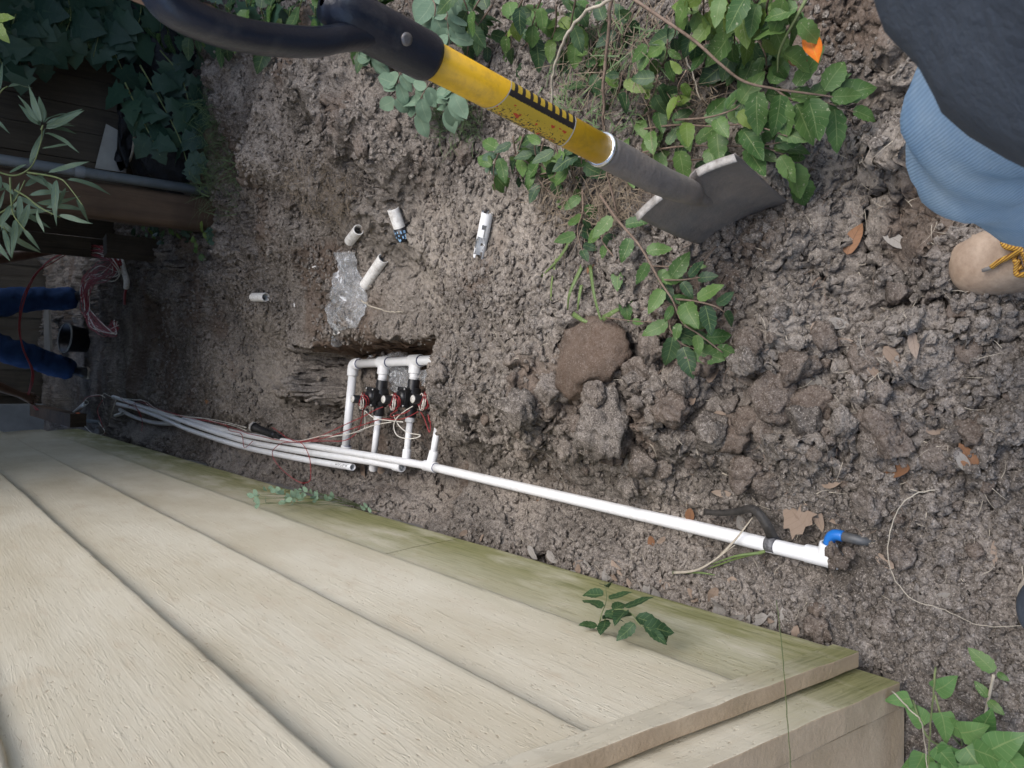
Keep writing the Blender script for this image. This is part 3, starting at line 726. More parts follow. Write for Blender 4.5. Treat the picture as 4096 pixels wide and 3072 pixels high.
for i in range(26):
    al = L * rs.uniform(0.63, 0.98); an = rs.uniform(-0.2, 2.9)
    nr = _n(axl[1] * math.cos(an) + axl[2] * math.sin(an)); tn = np.cross(d, nr)
    q.box(a + d * al + nr * 0.0196, (rs.uniform(.0012, .0045), rs.uniform(.0008, .003), 0.0003), np.array([d, tn, nr]))
q.build('print', o, BP, False)
# split pipe: half of its wall is broken away
a = lay(1966, 852, 0.015); b = lay(1930, 1030, 0.015); t = tag(empty('pipe_offcut', tuple((a + b) / 2)), 'longest white pipe offcut, its lower half split open and broken', 'pipe', 'pipe offcuts on the dug soil')
ax = axes_from(b - a); L = np.linalg.norm(b - a); V = []; F = []; seg = 24; nl = 30
for sh in (0.0152, 0.0124):
    for i in range(nl):
        for k in range(seg): t_ = 2 * math.pi * k / seg; V.append(a + ax[0] * L * i / (nl - 1) + sh * (math.cos(t_) * ax[1] + math.sin(t_) * ax[2]))
def cut(i, k):
    f = i / (nl - 1); kk = (k - 1) % seg     # missing zone grows towards the far end
    lim = 0 if f < 0.22 else (3 if f < 0.34 else (1 if f < 0.50 else 6 + int(2 * math.sin(f * 21)) if f < 0.93 else 4))
    return kk < lim or kk >= seg - lim * 0.3
for i in range(nl - 1):
    for k in range(seg):
        if cut(i, k): continue
        q0 = [i * seg + k, i * seg + (k + 1) % seg, (i + 1) * seg + (k + 1) % seg, (i + 1) * seg + k]; N = nl * seg
        F.append(tuple(q0)); F.append(tuple(N + x for x in reversed(q0)))
mesh('tube_wall', V, F, t, PVC)

# ------------------------------------------------------------------ sprinkler head
sp0 = P(1011, 1707, -0.012); sp1 = P(1135, 1755, -0.075); d = _n(sp1 - sp0)
sh = tag(empty('sprinkler_head', tuple(sp1)), 'black pop-up sprinkler body with white rimmed cap and orange centre, lying by the pipes', 'sprinkler')
V, F = lathe([(0.012, 0.016), (0.012, 0.0205), (0.03, 0.0205), (0.034, 0.0185), (0.16, 0.0165), (0.165, 0.012), (0.2, 0.011), (0.2, 0.001)], sp0, d, 22); o = mesh('body', V, F, sh, BLACKP); set_sharp(o.data, 40)
ax = axes_from(d); V = []; F = []
prof = [(0.014, 0.0245), (0.003, 0.0250), (0.0, 0.0235), (-0.0005, 0.019)]
m = MB(); seg = 40
for a_, r_ in prof:
    for k in range(seg):
        t_ = 2 * math.pi * k / seg; rr = r_ * (1 - (0.035 if k % 2 and r_ > 0.022 else 0)); m.V.append(sp0 + ax[0] * a_ + rr * (math.cos(t_) * ax[1] + math.sin(t_) * ax[2]))
for i in range(len(prof) - 1):
    for k in range(seg): m.F.append((i * seg + k, i * seg + (k + 1) % seg, (i + 1) * seg + (k + 1) % seg, (i + 1) * seg + k))
m.build('cap_rim', sh, pmat('grey_cap_plastic', (0.25, 0.24, 0.23), (0.38, 0.36, 0.34), 60, 0.5), False)
V, F = lathe([(0.0004, 0.0190), (-0.0012, 0.0185), (-0.0014, 0.0085), (-0.0008, 0.0080)], sp0, d, 24); mesh('cap_face', V, F, sh, PVCD)
m = MB(); V, F = lathe([(-0.0005, 0.0082), (-0.0025, 0.0078), (-0.0032, 0.004), (-0.0033, 0.0002)], sp0, d, 16); m.add(V, F)
m.box(sp0 - d * 0.0035, (0.0008, 0.0055, 0.0012), ax); m.build('nozzle', sh, pmat('orange_plastic', (0.55, 0.10, 0.03), (0.66, 0.16, 0.05), 60, 0.5))

# ------------------------------------------------------------------ wires in the trench
def wire(pts, parent, mat, r=0.0017, name='wire'):
    return tube_obj(name, spline([P(*p) for p in pts], 7), r, parent, mat, 6)
wb = tag(empty('control_wires', tuple(P(1250, 1760, -0.06))), 'thin red and white control wires tangled over the pipes from valves to trench end', 'wire')
Zw = -0.055
for pts in [
    [(1532, 1628, -.06), (1505, 1638, -.06), (1449, 1668, -.06), (1399, 1690, -.065), (1300, 1736, -.06), (1255, 1756, -.055), (1195, 1765, -.05), (1152, 1753, -.05), (1122, 1732, -.05), (1090, 1710, -.055)],
    [(1675, 1645, -.07), (1631, 1668, -.075), (1592, 1678, -.07), (1532, 1676, -.07), (1486, 1688, -.07), (1399, 1718, -.07), (1300, 1751, -.055), (1195, 1769, -.05), (1100, 1758, -.05), (1040, 1744, -.05), (996, 1735, -.045), (950, 1718, -.045), (880, 1695, -.045), (830, 1682, -.045), (760, 1672, -.042), (700, 1655, -.035), (640, 1640, -.012), (590, 1620, -.008), (555, 1604, -.01)],
    [(1452, 1638, -.06), (1446, 1681, -.075), (1433, 1721, -.08), (1403, 1751, -.075), (1366, 1764, -.065), (1300, 1764, -.06), (1200, 1768, -.05), (1130, 1772, -.05), (1092, 1802, -.05), (1094, 1832, -.055), (1120, 1870, -.04), (1160, 1905, -.02), (1205, 1931, -.01), (1238, 1924, -.005), (1243, 1890, -.03), (1240, 1840, -.055), (1226, 1800, -.055), (1205, 1772, -.05), (1170, 1762, -.05)],
    [(1681, 1645, -.06), (1698, 1675, -.07), (1717, 1728, -.08), (1722, 1700, -.08), (1712, 1645, -.06)],
    [(1712, 1645, -.06), (1718, 1685, -.06), (1744, 1686, -.06), (1766, 1672, -.05)],
    [(486, 1632, -.03), (520, 1622, -.012), (560, 1602, -.008), (572, 1605, -.008), (600, 1620, -.008), (632, 1636, -.01), (680, 1650, -.02), (727, 1666, -.03), (806, 1681, -.04), (900, 1698, -.045), (917, 1722, -.045), (965, 1736, -.05), (975, 1786, -.055), (990, 1784, -.055), (1010, 1765, -.05)],
    [(540, 1616, -.008), (548, 1635, -.008), (560, 1660, -.02), (570, 1690, -.03), (566, 1725, 0.0)],
    [(480, 1588, -.012), (505, 1612, -.012), (552, 1638, -.01), (566, 1668, -.02)],
    [(1590, 1640, -.05), (1572, 1650, -.05), (1562, 1660, -.06), (1568, 1668, -.06), (1588, 1660, -.06), (1620, 1652, -.05), (1640, 1640, -.05)],
]: wire(pts, wb, REDW, name='red_wire')
for pts in [
    [(1459, 1642, -.06), (1459, 1701, -.08), (1443, 1725, -.08), (1360, 1741, -.07), (1300, 1741, -.06), (1250, 1752, -.055), (1195, 1764, -.05), (1150, 1766, -.05), (1080, 1758, -.05)],
    [(1459, 1642, -.06), (1499, 1672, -.06), (1565, 1683, -.065), (1612, 1688, -.07)],
    [(1565, 1688, -.07), (1499, 1700, -.07), (1456, 1715, -.075), (1400, 1735, -.07), (1340, 1745, -.06), (1300, 1753, -.06), (1220, 1772, -.052)],
    [(1651, 1625, -.055), (1618, 1645, -.055), (1585, 1675, -.06), (1575, 1708, -.065), (1588, 1741, -.07), (1622, 1754, -.075), (1658, 1753, -.08), (1681, 1741, -.085), (1631, 1730, -.085), (1598, 1705, -.075), (1582, 1678, -.07), (1575, 1660, -.06)],
    [(421, 1642, -.05), (409, 1592, -.01), (416, 1574, 0.0), (430, 1580, 0.0), (456, 1590, -.01), (527, 1598, -.012), (569, 1601, -.01), (604, 1630, -.008), (648, 1646, -.012), (711, 1661, -.03), (806, 1672, -.042), (870, 1690, -.045), (933, 1702, -.045), (985, 1722, -.045)],
    [(530, 1600, -.008), (580, 1604, -.006), (620, 1632, -.006), (680, 1656, -.018), (750, 1669, -.038), (830, 1675, -.04), (900, 1688, -.04), (985, 1710, -.04)],
]: wire(pts, wb, WHTW, name='white_wire')

# ------------------------------------------------------------------ clear plastic bags
def clear_material():
    m, nt, b = newmat('clear_plastic_film'); out = [n for n in nt.nodes if n.type == 'OUTPUT_MATERIAL'][0]; co = coord(nt)
    n1 = noise(nt, co, 22, 4, 0.7, 1.6); b.inputs['Base Color'].default_value = (0.86, 0.88, 0.9, 1); b.inputs['Roughness'].default_value = 0.10; b.inputs['Specular IOR Level'].default_value = 1.0
    bump(nt, b, noise(nt, co, 26, 3, 0.6, 2.5).outputs[0], 0.8, 0.012)
    tr = nt.nodes.new('ShaderNodeBsdfTransparent'); tr.inputs[0].default_value = (0.93, 0.94, 0.95, 1); mx = nt.nodes.new('ShaderNodeMixShader')
    nt.links.new(ramp(nt, n1.outputs[0], [(0.40, 0.12), (0.58, 0.20), (0.68, 0.7)]).outputs[0], mx.inputs[0]); nt.links.new(tr.outputs[0], mx.inputs[1]); nt.links.new(b.outputs[0], mx.inputs[2]); nt.links.new(mx.outputs[0], out.inputs[0]); return m
FILM = clear_material()
def bag(label, secs, thick, knot=None, zoff=0.012, seed=0, onz=None):
    """secs: list of (left pixel, right pixel) from top to foot"""
    t = tag(empty('plastic_bag'), label, 'bag', None)
    g = (lambda p: G(*p)) if onz is None else (lambda p: P(p[0], p[1], onz))
    Ls = spline([g(l) for l, r in secs], 5); Rs = spline([g(r) for l, r in secs], 5); n = len(Ls); m = 18; V = []; F = []
    for i in range(n):
        hh = thick * (0.25 + 0.75 * math.sin(math.pi * min(1, (i + 1) / (n * 0.9)) ** 1.0))
        for k in range(2 * m):
            f = k / m if k <= m else (2 * m - k) / m; top = 1 if k <= m else 0
            p = Ls[i] * (1 - f) + Rs[i] * f
            lift = math.sin(math.pi * f) ** 0.6 * hh
            cr = float(fbm(np.array([p[0] * 1.0 + seed]), np.array([p[1]]), 0.05, 3, 61, 0.7)[0])
            V.append(p + arr(0, 0, zoff + (lift * (1 + 0.35 * cr) + 0.006 * cr if top else -lift * 0.05)) + arr(0.004, 0.003, 0) * cr)
    for i in range(n - 1):
        for k in range(2 * m): F.append((i * 2 * m + k, i * 2 * m + (k + 1) % (2 * m), (i + 1) * 2 * m + (k + 1) % (2 * m), (i + 1) * 2 * m + k))
    t.location = Vector(V[n * m]) ; bpy.context.view_layer.update()
    mesh('film', V, F, t, FILM, False)
    if knot:
        k0, k1, k2 = [G(*p) + arr(0, 0, 0.016) for p in knot]
        V, F = lathe([(-0.012, 0.013), (0.0, 0.006), (0.008, 0.0085), (0.018, 0.0055), (0.024, 0.004)], k0, k1 - k0, 12); mesh('knot', V, F, t, PVCD)
        m2 = MB(); dd = _n(k2 - k1); V, F = lathe([(0.0, 0.004), (0.012, 0.013), (0.03, 0.020), (0.042, 0.024), (0.05, 0.018)], k1, dd, 14)
        V = [p + arr(1, 1, 1) * 0.004 * (RNG.random(3) - 0.5) for p in V]; m2.add(V, F); m2.build('gathered_tail', t, FILM, False)
    return t
bag('clear plastic bag knotted at one end, lying empty on the soil above the manifold', [((1360, 1018), (1430, 1010)), ((1366, 1045), (1444, 1045)), ((1378, 1085), (1446, 1085)), ((1372, 1125), (1462, 1130)), ((1345, 1165), (1476, 1180)), ((1322, 1220), (1476, 1220)), ((1314, 1262), (1468, 1262)), ((1328, 1300), (1440, 1302)), ((1348, 1322), (1376, 1322))], 0.035, ((1360, 1330), (1352, 1346), (1366, 1372)))
bag('crumpled clear plastic bag tucked under the manifold header between the valves', [((1470, 1440), (1610, 1405)), ((1500, 1428), (1630, 1412)), ((1545, 1495), (1655, 1440)), ((1550, 1530), (1650, 1470)), ((1552, 1560), (1640, 1530)), ((1580, 1568), (1625, 1555))], 0.03, None, 0.0, 3, onz=-0.165)
bag('small crumpled bit of clear plastic at the pit edge by the header end', [((1690, 1480), (1735, 1470)), ((1688, 1510), (1735, 1510)), ((1690, 1545), (1730, 1540))], 0.03, None, 0.0, 5, onz=-0.14)

# ------------------------------------------------------------------ shovel
YEL = pmat('yellow_fibreglass', (0.60, 0.335, 0.008), (0.66, 0.38, 0.012), 12, 0.42, dirt=(0.20, 0.12, 0.03), dirt_amt=0.5, dirt_scale=48)
STEEL = pmat('worn_dark_steel', (0.115, 0.105, 0.100), (0.20, 0.182, 0.170), 12, 0.6, 0.7, 60, metal=0.05, dirt=(0.27, 0.225, 0.19), dirt_amt=0.9, dirt_scale=13)
BARE = pmat('bare_worn_edge', (0.28, 0.26, 0.23), (0.46, 0.44, 0.41), 60, 0.6, 0.3, 150, dirt=(.12, .10, .085), dirt_amt=.8, dirt_scale=55)
GRIPM = pmat('black_grip_plastic', (0.006, 0.009, 0.018), (0.013, 0.018, 0.032), 12, 0.36, 0.2, 160, dirt=(0.10, 0.095, 0.09), dirt_amt=0.30, dirt_scale=26)
CHROME = pmat('bright_ring', (0.6, 0.6, 0.6), (0.75, 0.75, 0.74), 50, 0.25, metal=0.9)
shv = tag(empty('shovel', tuple(P(3040, 930, 0.0))), 'square shovel with yellow shaft and black grip standing upright in the soil', 'shovel')
ringc = PD(2405, 598, 1.09); topc = PD(1700, 225, 0.86); a_up = _n(topc - ringc); RS = 0.0205
tube_obj('shaft', [ringc - a_up * 0.06, ringc + a_up * 0.1, topc + a_up * 0.03], RS, shv, YEL, 32)
V, F = lathe([(-0.0035, RS + 0.001), (-0.0035, RS + 0.0036), (0.0015, RS + 0.0040), (0.003, RS + 0.0012), (0.003, RS)], ringc, a_up, 32); mesh('collar', V, F, shv, CHROME)
bt = arr(0.330, 0.866, 0.300); tipc = arr(0.297, 0.926, -0.03)
sk = spline([ringc, ringc - a_up * 0.07, ringc - a_up * 0.15, (ringc - a_up * 0.24) * 0.55 + bt * 0.45, bt + arr(-0.006, 0.018, -0.055), bt + arr(-0.006, 0.028, -0.12)], 5); ns = len(sk)
o = tube_obj('socket', sk, list(np.interp(np.linspace(0, 1, ns), [0, .25, .5, .72, .88, 1], [RS + 0.0026, RS + 0.0022, RS + 0.0008, 0.0190, 0.017, 0.006])), shv, STEEL, 24)
bm2 = MB(); s0 = ringc - a_up * 0.148; V, F = lathe([(-0.006, RS - 0.0005), (-0.003, RS + 0.0014), (0.003, RS + 0.0016), (0.006, RS - 0.0005)], s0, a_up, 20)
mesh('weld_bead', V, F, shv, STEEL)
# blade: slightly dished plate, straight tip in the soil, folded treads at the top
Wd = _n(arr(0.075, -0.177, 0.0)); Ld = _n(tipc - bt); Wd = _n(Wd - Ld * (Wd @ Ld)); Nd = np.cross(Wd, Ld)
if Nd @ (arr(0, 0, CAM_H) - bt) < 0: Nd = -Nd
nu, nvv = 20, 22; LB = 0.335; V = []; F = []
def bl(s, t):
    hw = 0.098 - 0.022 * t ** 1.3
    dish = 0.016 * (s * s) * (1 - 0.35 * t) + 0.012 * math.sin(math.pi * t) - 0.012
    return bt + Wd * (s * hw) + Ld * (t * LB) + Nd * (dish - 0.016 * math.exp(-((s * 0.098) / 0.018) ** 2) * (1 - sst(0.05, 0.42, np.array(t))) * -1)
for sgn in (1, -1):
    for j in range(nvv):
        for i in range(nu + 1): V.append(bl(-1 + 2 * i / nu, j / (nvv - 1)) + Nd * 0.0009 * sgn)
W1 = nu + 1; N = W1 * nvv
for j in range(nvv - 1):
    for i in range(nu):
        q0 = (j * W1 + i, j * W1 + i + 1, (j + 1) * W1 + i + 1, (j + 1) * W1 + i); F.append(q0); F.append(tuple(N + x for x in reversed(q0)))
for i in range(nu): F.append((i, N + i, N + i + 1, i + 1))
for j in range(nvv - 1):
    F.append((j * W1, (j + 1) * W1, N + (j + 1) * W1, N + j * W1)); k = j * W1 + nu; F.append((k, N + k, N + k + W1, k + W1))
mesh('blade', V, F, shv, STEEL)
for sg in (-1, 1):      # folded foot treads
    pts = [bl(sg * s, 0.0) + Nd * 0.004 for s in np.linspace(0.30 if sg > 0 else 0.42, 0.97, 7)]
    m = MB()
    for p in pts:
        for dn, dl in ((-0.004, 0.0), (0.006, -0.001), (0.0095, 0.002), (0.0095, 0.004), (-0.004, 0.003)): m.V.append(p + Nd * dn + Ld * dl)
    for i in range(len(pts) - 1):
        for k in range(5): m.F.append((i * 5 + k, i * 5 + (k + 1) % 5, i * 5 + 5 + (k + 1) % 5, i * 5 + 5 + k))
    m.F.append((4, 3, 2, 1, 0)); m.F.append(tuple((len(pts) - 1) * 5 + k for k in range(5)))
    m.build('foot_tread', shv, BARE)
# D-grip
sD = arr(-1, 0.0, 0.0); sD = _n(sD - a_up * (sD @ a_up)); nD = np.cross(a_up, sD)
def gpnt(al, s): return topc + a_up * al + sD * s
m = MB(); V, F = lathe([(-0.006, RS + 0.0005), (-0.006, RS + 0.004), (0.0, RS + 0.0055), (0.06, RS + 0.0055), (0.10, RS + 0.004), (0.125, 0.017), (0.13, 0.004)], topc, a_up, 28); m.add(V, F); m.build('grip_socket', shv, GRIPM)
path = [(0.070, 0.008), (0.100, 0.022), (0.130, 0.040), (0.165, 0.054), (0.205, 0.066), (0.245, 0.071), (0.272, 0.067), (0.286, 0.046), (0.288, 0.0), (0.286, -0.046), (0.272, -0.067), (0.245, -0.071), (0.205, -0.066), (0.165, -0.054), (0.130, -0.040), (0.100, -0.022), (0.070, -0.008)]
pp = spline([gpnt(*q) for q in path], 5); T, A, B = frames(pp); V = []; F = []; sg = 16
for i in range(len(pp)):
    inp = _n(np.cross(T[i], nD)); f = i / (len(pp) - 1); wide = 0.0185 - 0.002 * math.sin(math.pi * f); thin = 0.0130 + 0.002 * math.sin(math.pi * f) ** 6
    for k in range(sg):
        t_ = 2 * math.pi * k / sg; c_, s_ = math.cos(t_), math.sin(t_)
        V.append(pp[i] + nD * wide * math.copysign(abs(c_) ** 0.7, c_) + inp * thin * math.copysign(abs(s_) ** 0.8, s_))
for i in range(len(pp) - 1):
    for k in range(sg): F.append((i * sg + k, i * sg + (k + 1) % sg, (i + 1) * sg + (k + 1) % sg, (i + 1) * sg + k))
mesh('grip', V, F, shv, GRIPM)
cv = _n(arr(0, 0, CAM_H) - topc); cv = _n(cv - a_up * (cv @ a_up)); sv_ = np.cross(a_up, cv)
rvd = _n(cv + sv_ * 0.25)
V, F = lathe([(RS + 0.004, 0.0068), (RS + 0.0068, 0.0064), (RS + 0.0076, 0.004), (RS + 0.0078, 0.0003)], topc + a_up * 0.045, rvd, 18); mesh('rivet', V, F, shv, pmat('dull_rivet', (0.16, 0.15, 0.15), (0.3, 0.29, 0.28), 80, 0.45, metal=0.7))
# worn sticker wrapped on the shaft
def sticker_material():
    m, nt, b = newmat('worn_sticker'); co = coord(nt, 'UV'); sep = nt.nodes.new('ShaderNodeSeparateXYZ'); nt.links.new(co, sep.inputs[0]); U, Vv = sep.outputs[0], sep.outputs[1]
    n = noise(nt, mapping(nt, co, (9, 5, 1)), 4.0, 6, 0.75); n2 = noise(nt, mapping(nt, co, (11, 5, 1)), 3.0, 4, 0.7); n3 = noise(nt, mapping(nt, co, (5, 3, 1)), 1.6, 2, 0.5)
    # ruler teeth along one edge, dark band below them
    wv = mth(nt, 'FRACT', mth(nt, 'ADD', mth(nt, 'MULTIPLY', U, 9.0), mth(nt, 'MULTIPLY', n3.outputs[0], 0.12)))
    tooth = mth(nt, 'MULTIPLY', mth(nt, 'GREATER_THAN', wv, 0.56), mth(nt, 'GREATER_THAN', Vv, 0.72))
    edge = mth(nt, 'ADD', Vv, mth(nt, 'MULTIPLY', mth(nt, 'SUBTRACT', n.outputs[0], 0.5), 0.10))
    band = mth(nt, 'MULTIPLY', mth(nt, 'GREATER_THAN', edge, 0.60), mth(nt, 'LESS_THAN', Vv, 0.735))
    low = mth(nt, 'MULTIPLY', mth(nt, 'GREATER_THAN', mth(nt, 'ADD', n2.outputs[0], mth(nt, 'MULTIPLY', mth(nt, 'SUBTRACT', 0.25, Vv), 0.35)), 0.555), mth(nt, 'LESS_THAN', Vv, 0.46))
    dark = mth(nt, 'MAXIMUM', mth(nt, 'MAXIMUM', tooth, band), low)
    red = mth(nt, 'MULTIPLY', mth(nt, 'GREATER_THAN', n3.outputs[0], 0.61), mth(nt, 'LESS_THAN', Vv, 0.50))
    c = mixc(nt, ramp(nt, n.outputs[0], [(0.4, 0.0), (0.7, 0.4)]).outputs[0], (0.60, 0.40, 0.035), (0.48, 0.33, 0.06))
    c = mixc(nt, red, c, (0.55, 0.06, 0.02)); c = mixc(nt, dark, c, (0.018, 0.015, 0.015))
    em = mth(nt, 'MAXIMUM', mth(nt, 'LESS_THAN', Vv, 0.03), mth(nt, 'MAXIMUM', mth(nt, 'LESS_THAN', U, 0.012), mth(nt, 'GREATER_THAN', U, 0.985)))
    c = mixc(nt, em, c, (0.5, 0.48, 0.45)); nt.links.new(c, b.inputs['Base Color']); b.inputs['Roughness'].default_value = 0.5; return m
def on_shaft(u, v):
    """shaft coordinates (along, angle from camera side) nearest a pixel"""
    d = wd(u, v); w0 = arr(0, 0, CAM_H) - ringc; A_ = d @ d; B_ = d @ a_up; D_ = d @ w0; E_ = a_up @ w0
    return (A_ * E_ - B_ * D_) / (A_ - B_ * B_)
al0, al1 = on_shaft(2275, 500), on_shaft(1990, 350)
n1, n2_ = 40, 24; V = []; F = []; UV = []
for j in range(n2_ + 1):
    for i in range(n1 + 1):
        f = i / n1; g = j / n2_; ang = -1.45 + 2.85 * g; skew = 0.020 * (g - 0.5) * (1 if f > .5 else 0.2)
        al = al1 + (al0 - al1) * f + (0.022 * (1 - f) - 0.0 * f) * (0.55 - g) + 0.012 * math.sin(math.pi * g) * f * 0.6
        V.append(ringc + a_up * al + (RS + 0.0005) * (cv * math.cos(ang) + sv_ * math.sin(ang))); UV.append((f, g))
for j in range(n2_):
    for i in range(n1): F.append((j * (n1 + 1) + i, j * (n1 + 1) + i + 1, (j + 1) * (n1 + 1) + i + 1, (j + 1) * (n1 + 1) + i))
stk = mesh('sticker', V, F, shv, sticker_material()); uvl = stk.data.uv_layers.new(name='UVMap')
for lo in stk.data.loops: uvl.data[lo.index].uv = UV[lo.vertex_index]

# ------------------------------------------------------------------ leaves
def leaf_material(name, a, b, back=None, vein=(0.20, 0.26, 0.10), spots=0.0, rough=0.5, trans=0.25):
    m, nt, bs = newmat(name); out = [n for n in nt.nodes if n.type == 'OUTPUT_MATERIAL'][0]
    uv = coord(nt, 'UV'); sep = nt.nodes.new('ShaderNodeSeparateXYZ'); nt.links.new(uv, sep.inputs[0])
    info = nt.nodes.new('ShaderNodeObjectInfo'); geo = nt.nodes.new('ShaderNodeNewGeometry')
    n = noise(nt, geo.outputs['Position'], 45, 4, 0.6)
    t = mth(nt, 'ADD', mth(nt, 'MULTIPLY', info.outputs['Random'], 0.75), mth(nt, 'MULTIPLY', n.outputs[0], 0.35))
    c = ramp(nt, t, [(0.15, a), (0.9, b)]).outputs[0]
    ab = mth(nt, 'ABSOLUTE', sep.outputs[0])
    lat = mth(nt, 'ABSOLUTE', mth(nt, 'SUBTRACT', mth(nt, 'FRACT', mth(nt, 'MULTIPLY', mth(nt, 'SUBTRACT', sep.outputs[1], mth(nt, 'MULTIPLY', ab, 0.22)), 6.0)), 0.5))
    vn = mth(nt, 'MAXIMUM', mth(nt, 'LESS_THAN', ab, 0.055), mth(nt, 'MULTIPLY', mth(nt, 'LESS_THAN', lat, 0.055), 0.55))
    c = mixc(nt, mth(nt, 'MULTIPLY', vn, 0.55), c, vein)
    if spots:
        sn = noise(nt, geo.outputs['Position'], 210, 2, 0.5); c = mixc(nt, ramp(nt, sn.outputs[0], [(0.66, 0.0), (0.70, spots)]).outputs[0], c, (0.42, 0.42, 0.28))
    if back: c = mixc(nt, geo.outputs['Backfacing'], c, back)
    nt.links.new(c, bs.inputs['Base Color']); bs.inputs['Roughness'].default_value = rough; bs.inputs['Specular IOR Level'].default_value = 0.4
    hb = mth(nt, 'ADD', mth(nt, 'MULTIPLY', vn, -0.5), n.outputs[0]); bump(nt, bs, hb, 0.4, 0.002)
    tl = nt.nodes.new('ShaderNodeBsdfTranslucent'); nt.links.new(c, tl.inputs[0]); mx = nt.nodes.new('ShaderNodeMixShader'); mx.inputs[0].default_value = trans
    nt.links.new(bs.outputs[0], mx.inputs[1]); nt.links.new(tl.outputs[0], mx.inputs[2]); nt.links.new(mx.outputs[0], out.inputs[0]); return m
GREEN = leaf_material('mid_green_leaf', (0.036, 0.092, 0.022), (0.105, 0.185, 0.050), spots=0.5)
BRIGHT = leaf_material('bright_green_leaf', (0.055, 0.135, 0.035), (0.11, 0.21, 0.065))
LIME = leaf_material('yellow_green_leaf', (0.075, 0.135, 0.022), (0.15, 0.215, 0.045), spots=0.3)
DKGREEN = leaf_material('dark_green_leaf', (0.018, 0.050, 0.022), (0.045, 0.090, 0.035))
SAGE = leaf_material('pale_sage_leaf', (0.115, 0.19, 0.125), (0.175, 0.26, 0.175), vein=(0.26, 0.33, 0.22), rough=0.7)
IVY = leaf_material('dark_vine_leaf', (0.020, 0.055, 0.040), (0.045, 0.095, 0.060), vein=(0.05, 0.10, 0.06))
WILLOW = leaf_material('grey_green_narrow_leaf', (0.075, 0.125, 0.085), (0.13, 0.19, 0.13))
DRYL = leaf_material('dry_tan_leaf', (0.20, 0.145, 0.105), (0.30, 0.235, 0.185), vein=(0.16, 0.11, 0.08), rough=0.8, trans=0.1)
DRYB = leaf_material('dry_brown_leaf', (0.16, 0.075, 0.035), (0.24, 0.125, 0.065), vein=(0.10, 0.05, 0.03), rough=0.75, trans=0.1)
DRYG = leaf_material('dry_grey_leaf', (0.20, 0.185, 0.165), (0.29, 0.27, 0.245), vein=(0.14, 0.12, 0.10), rough=0.85, trans=0.1)
STEMB = pmat('brown_twig_bark', (0.10, 0.068, 0.048), (0.20, 0.145, 0.11), 60, 0.85, 0.4, 200)
STEMG = pmat('green_stem', (0.10, 0.14, 0.05), (0.17, 0.20, 0.085), 40, 0.7)
STEMW = pmat('pale_dry_stem', (0.30, 0.265, 0.21), (0.42, 0.375, 0.30), 40, 0.8)
def leaf_mesh(name, wid, shape, serr=0.0, fold=0.25, curl=0.2, twist=0.0, n=9, mat=None, seed=0):
    """shape(t)-> half width factor; unit length along +X, normal +Z"""
    rs = random.Random(seed); V = []; F = []; UV = []
    for i in range(n):
        t = i / (n - 1); hw = wid * shape(t); x = t; z = -curl * t * t + 0.02 * math.sin(9 * t + seed)
        sy = 0.03 * math.sin(3 * t + seed)
        for s in (-1, 0, 1):
            jag = (serr * (1 if i % 2 else -1) if s and 0 < i < n - 1 else 0) + (0.012 * rs.uniform(-1, 1) if s else 0)
            a = twist * t
            y = sy + s * max(0.0, hw + jag * wid * 2); zz = z + (abs(s) * fold * hw) + 0.02 * math.sin(7 * t + 2 * s + seed) * abs(s)
            V.append((x - (0.04 * abs(s) if 0 < i < n - 1 else 0), y * math.cos(a) - 0 * math.sin(a), zz + y * math.sin(a))); UV.append((s, t))
    for i in range(n - 1):
        for k in (0, 1):
            F.append((i * 3 + k, (i + 1) * 3 + k, (i + 1) * 3 + k + 1, i * 3 + k + 1))
    me = bpy.data.meshes.new(name); me.from_pydata(V, [], F); me.polygons.foreach_set('use_smooth', [True] * len(F))
    uvl = me.uv_layers.new(name='UVMap')
    for lo in me.loops: uvl.data[lo.index].uv = UV[lo.vertex_index]
    me.update()
    if mat: me.materials.append(mat)
    return me
ovate = lambda t: math.sin(math.pi * min(1, t ** 0.82)) ** 0.66 * (1 if t < .86 else .9)
ellip = lambda t: math.sin(math.pi * t) ** 0.62
heart = lambda t: (math.sin(math.pi * min(1, (t * 0.88 + 0.12)) ** 0.62)) ** 0.8 if t < 1 else 0
lance = lambda t: math.sin(math.pi * t ** 0.9) ** 0.8
def variants(name, k, wid, shape, mat, **kw):
    fl = kw.pop('fold', 0.3); cu = kw.pop('curl', 0.2)
    return [leaf_mesh(name, wid * (0.88 + 0.08 * i), shape, fold=fl * (0.4 + 0.5 * i), curl=cu * (0.2 + 0.8 * ((i * 37) % 5) / 2.5), twist=((i * 53) % 7 - 3) * 0.13, seed=i * 3 + 1, mat=mat, **kw) for i in range(k)]
LG = variants('leaf', 4, 0.27, ovate, GREEN, serr=0.030, n=11); LL = variants('leaf', 3, 0.27, ovate, LIME, serr=0.030, n=11); LD = variants('leaf', 3, 0.28, ovate, DKGREEN, serr=0.03, n=11)
LS = variants('leaflet', 3, 0.32, ellip, SAGE, curl=0.15); LW = variants('leaf', 3, 0.085, lance, WILLOW, curl=0.4); LH = variants('leaf', 3, 0.38, heart, BRIGHT, curl=0.25, fold=0.18)
LT = variants('leaf', 3, 0.17, lance, DRYL, curl=0.3); LB_ = variants('leaf', 3, 0.24, ellip, DRYB, curl=0.3); LGy = variants('leaf', 3, 0.22, ellip, DRYG, curl=0.15)
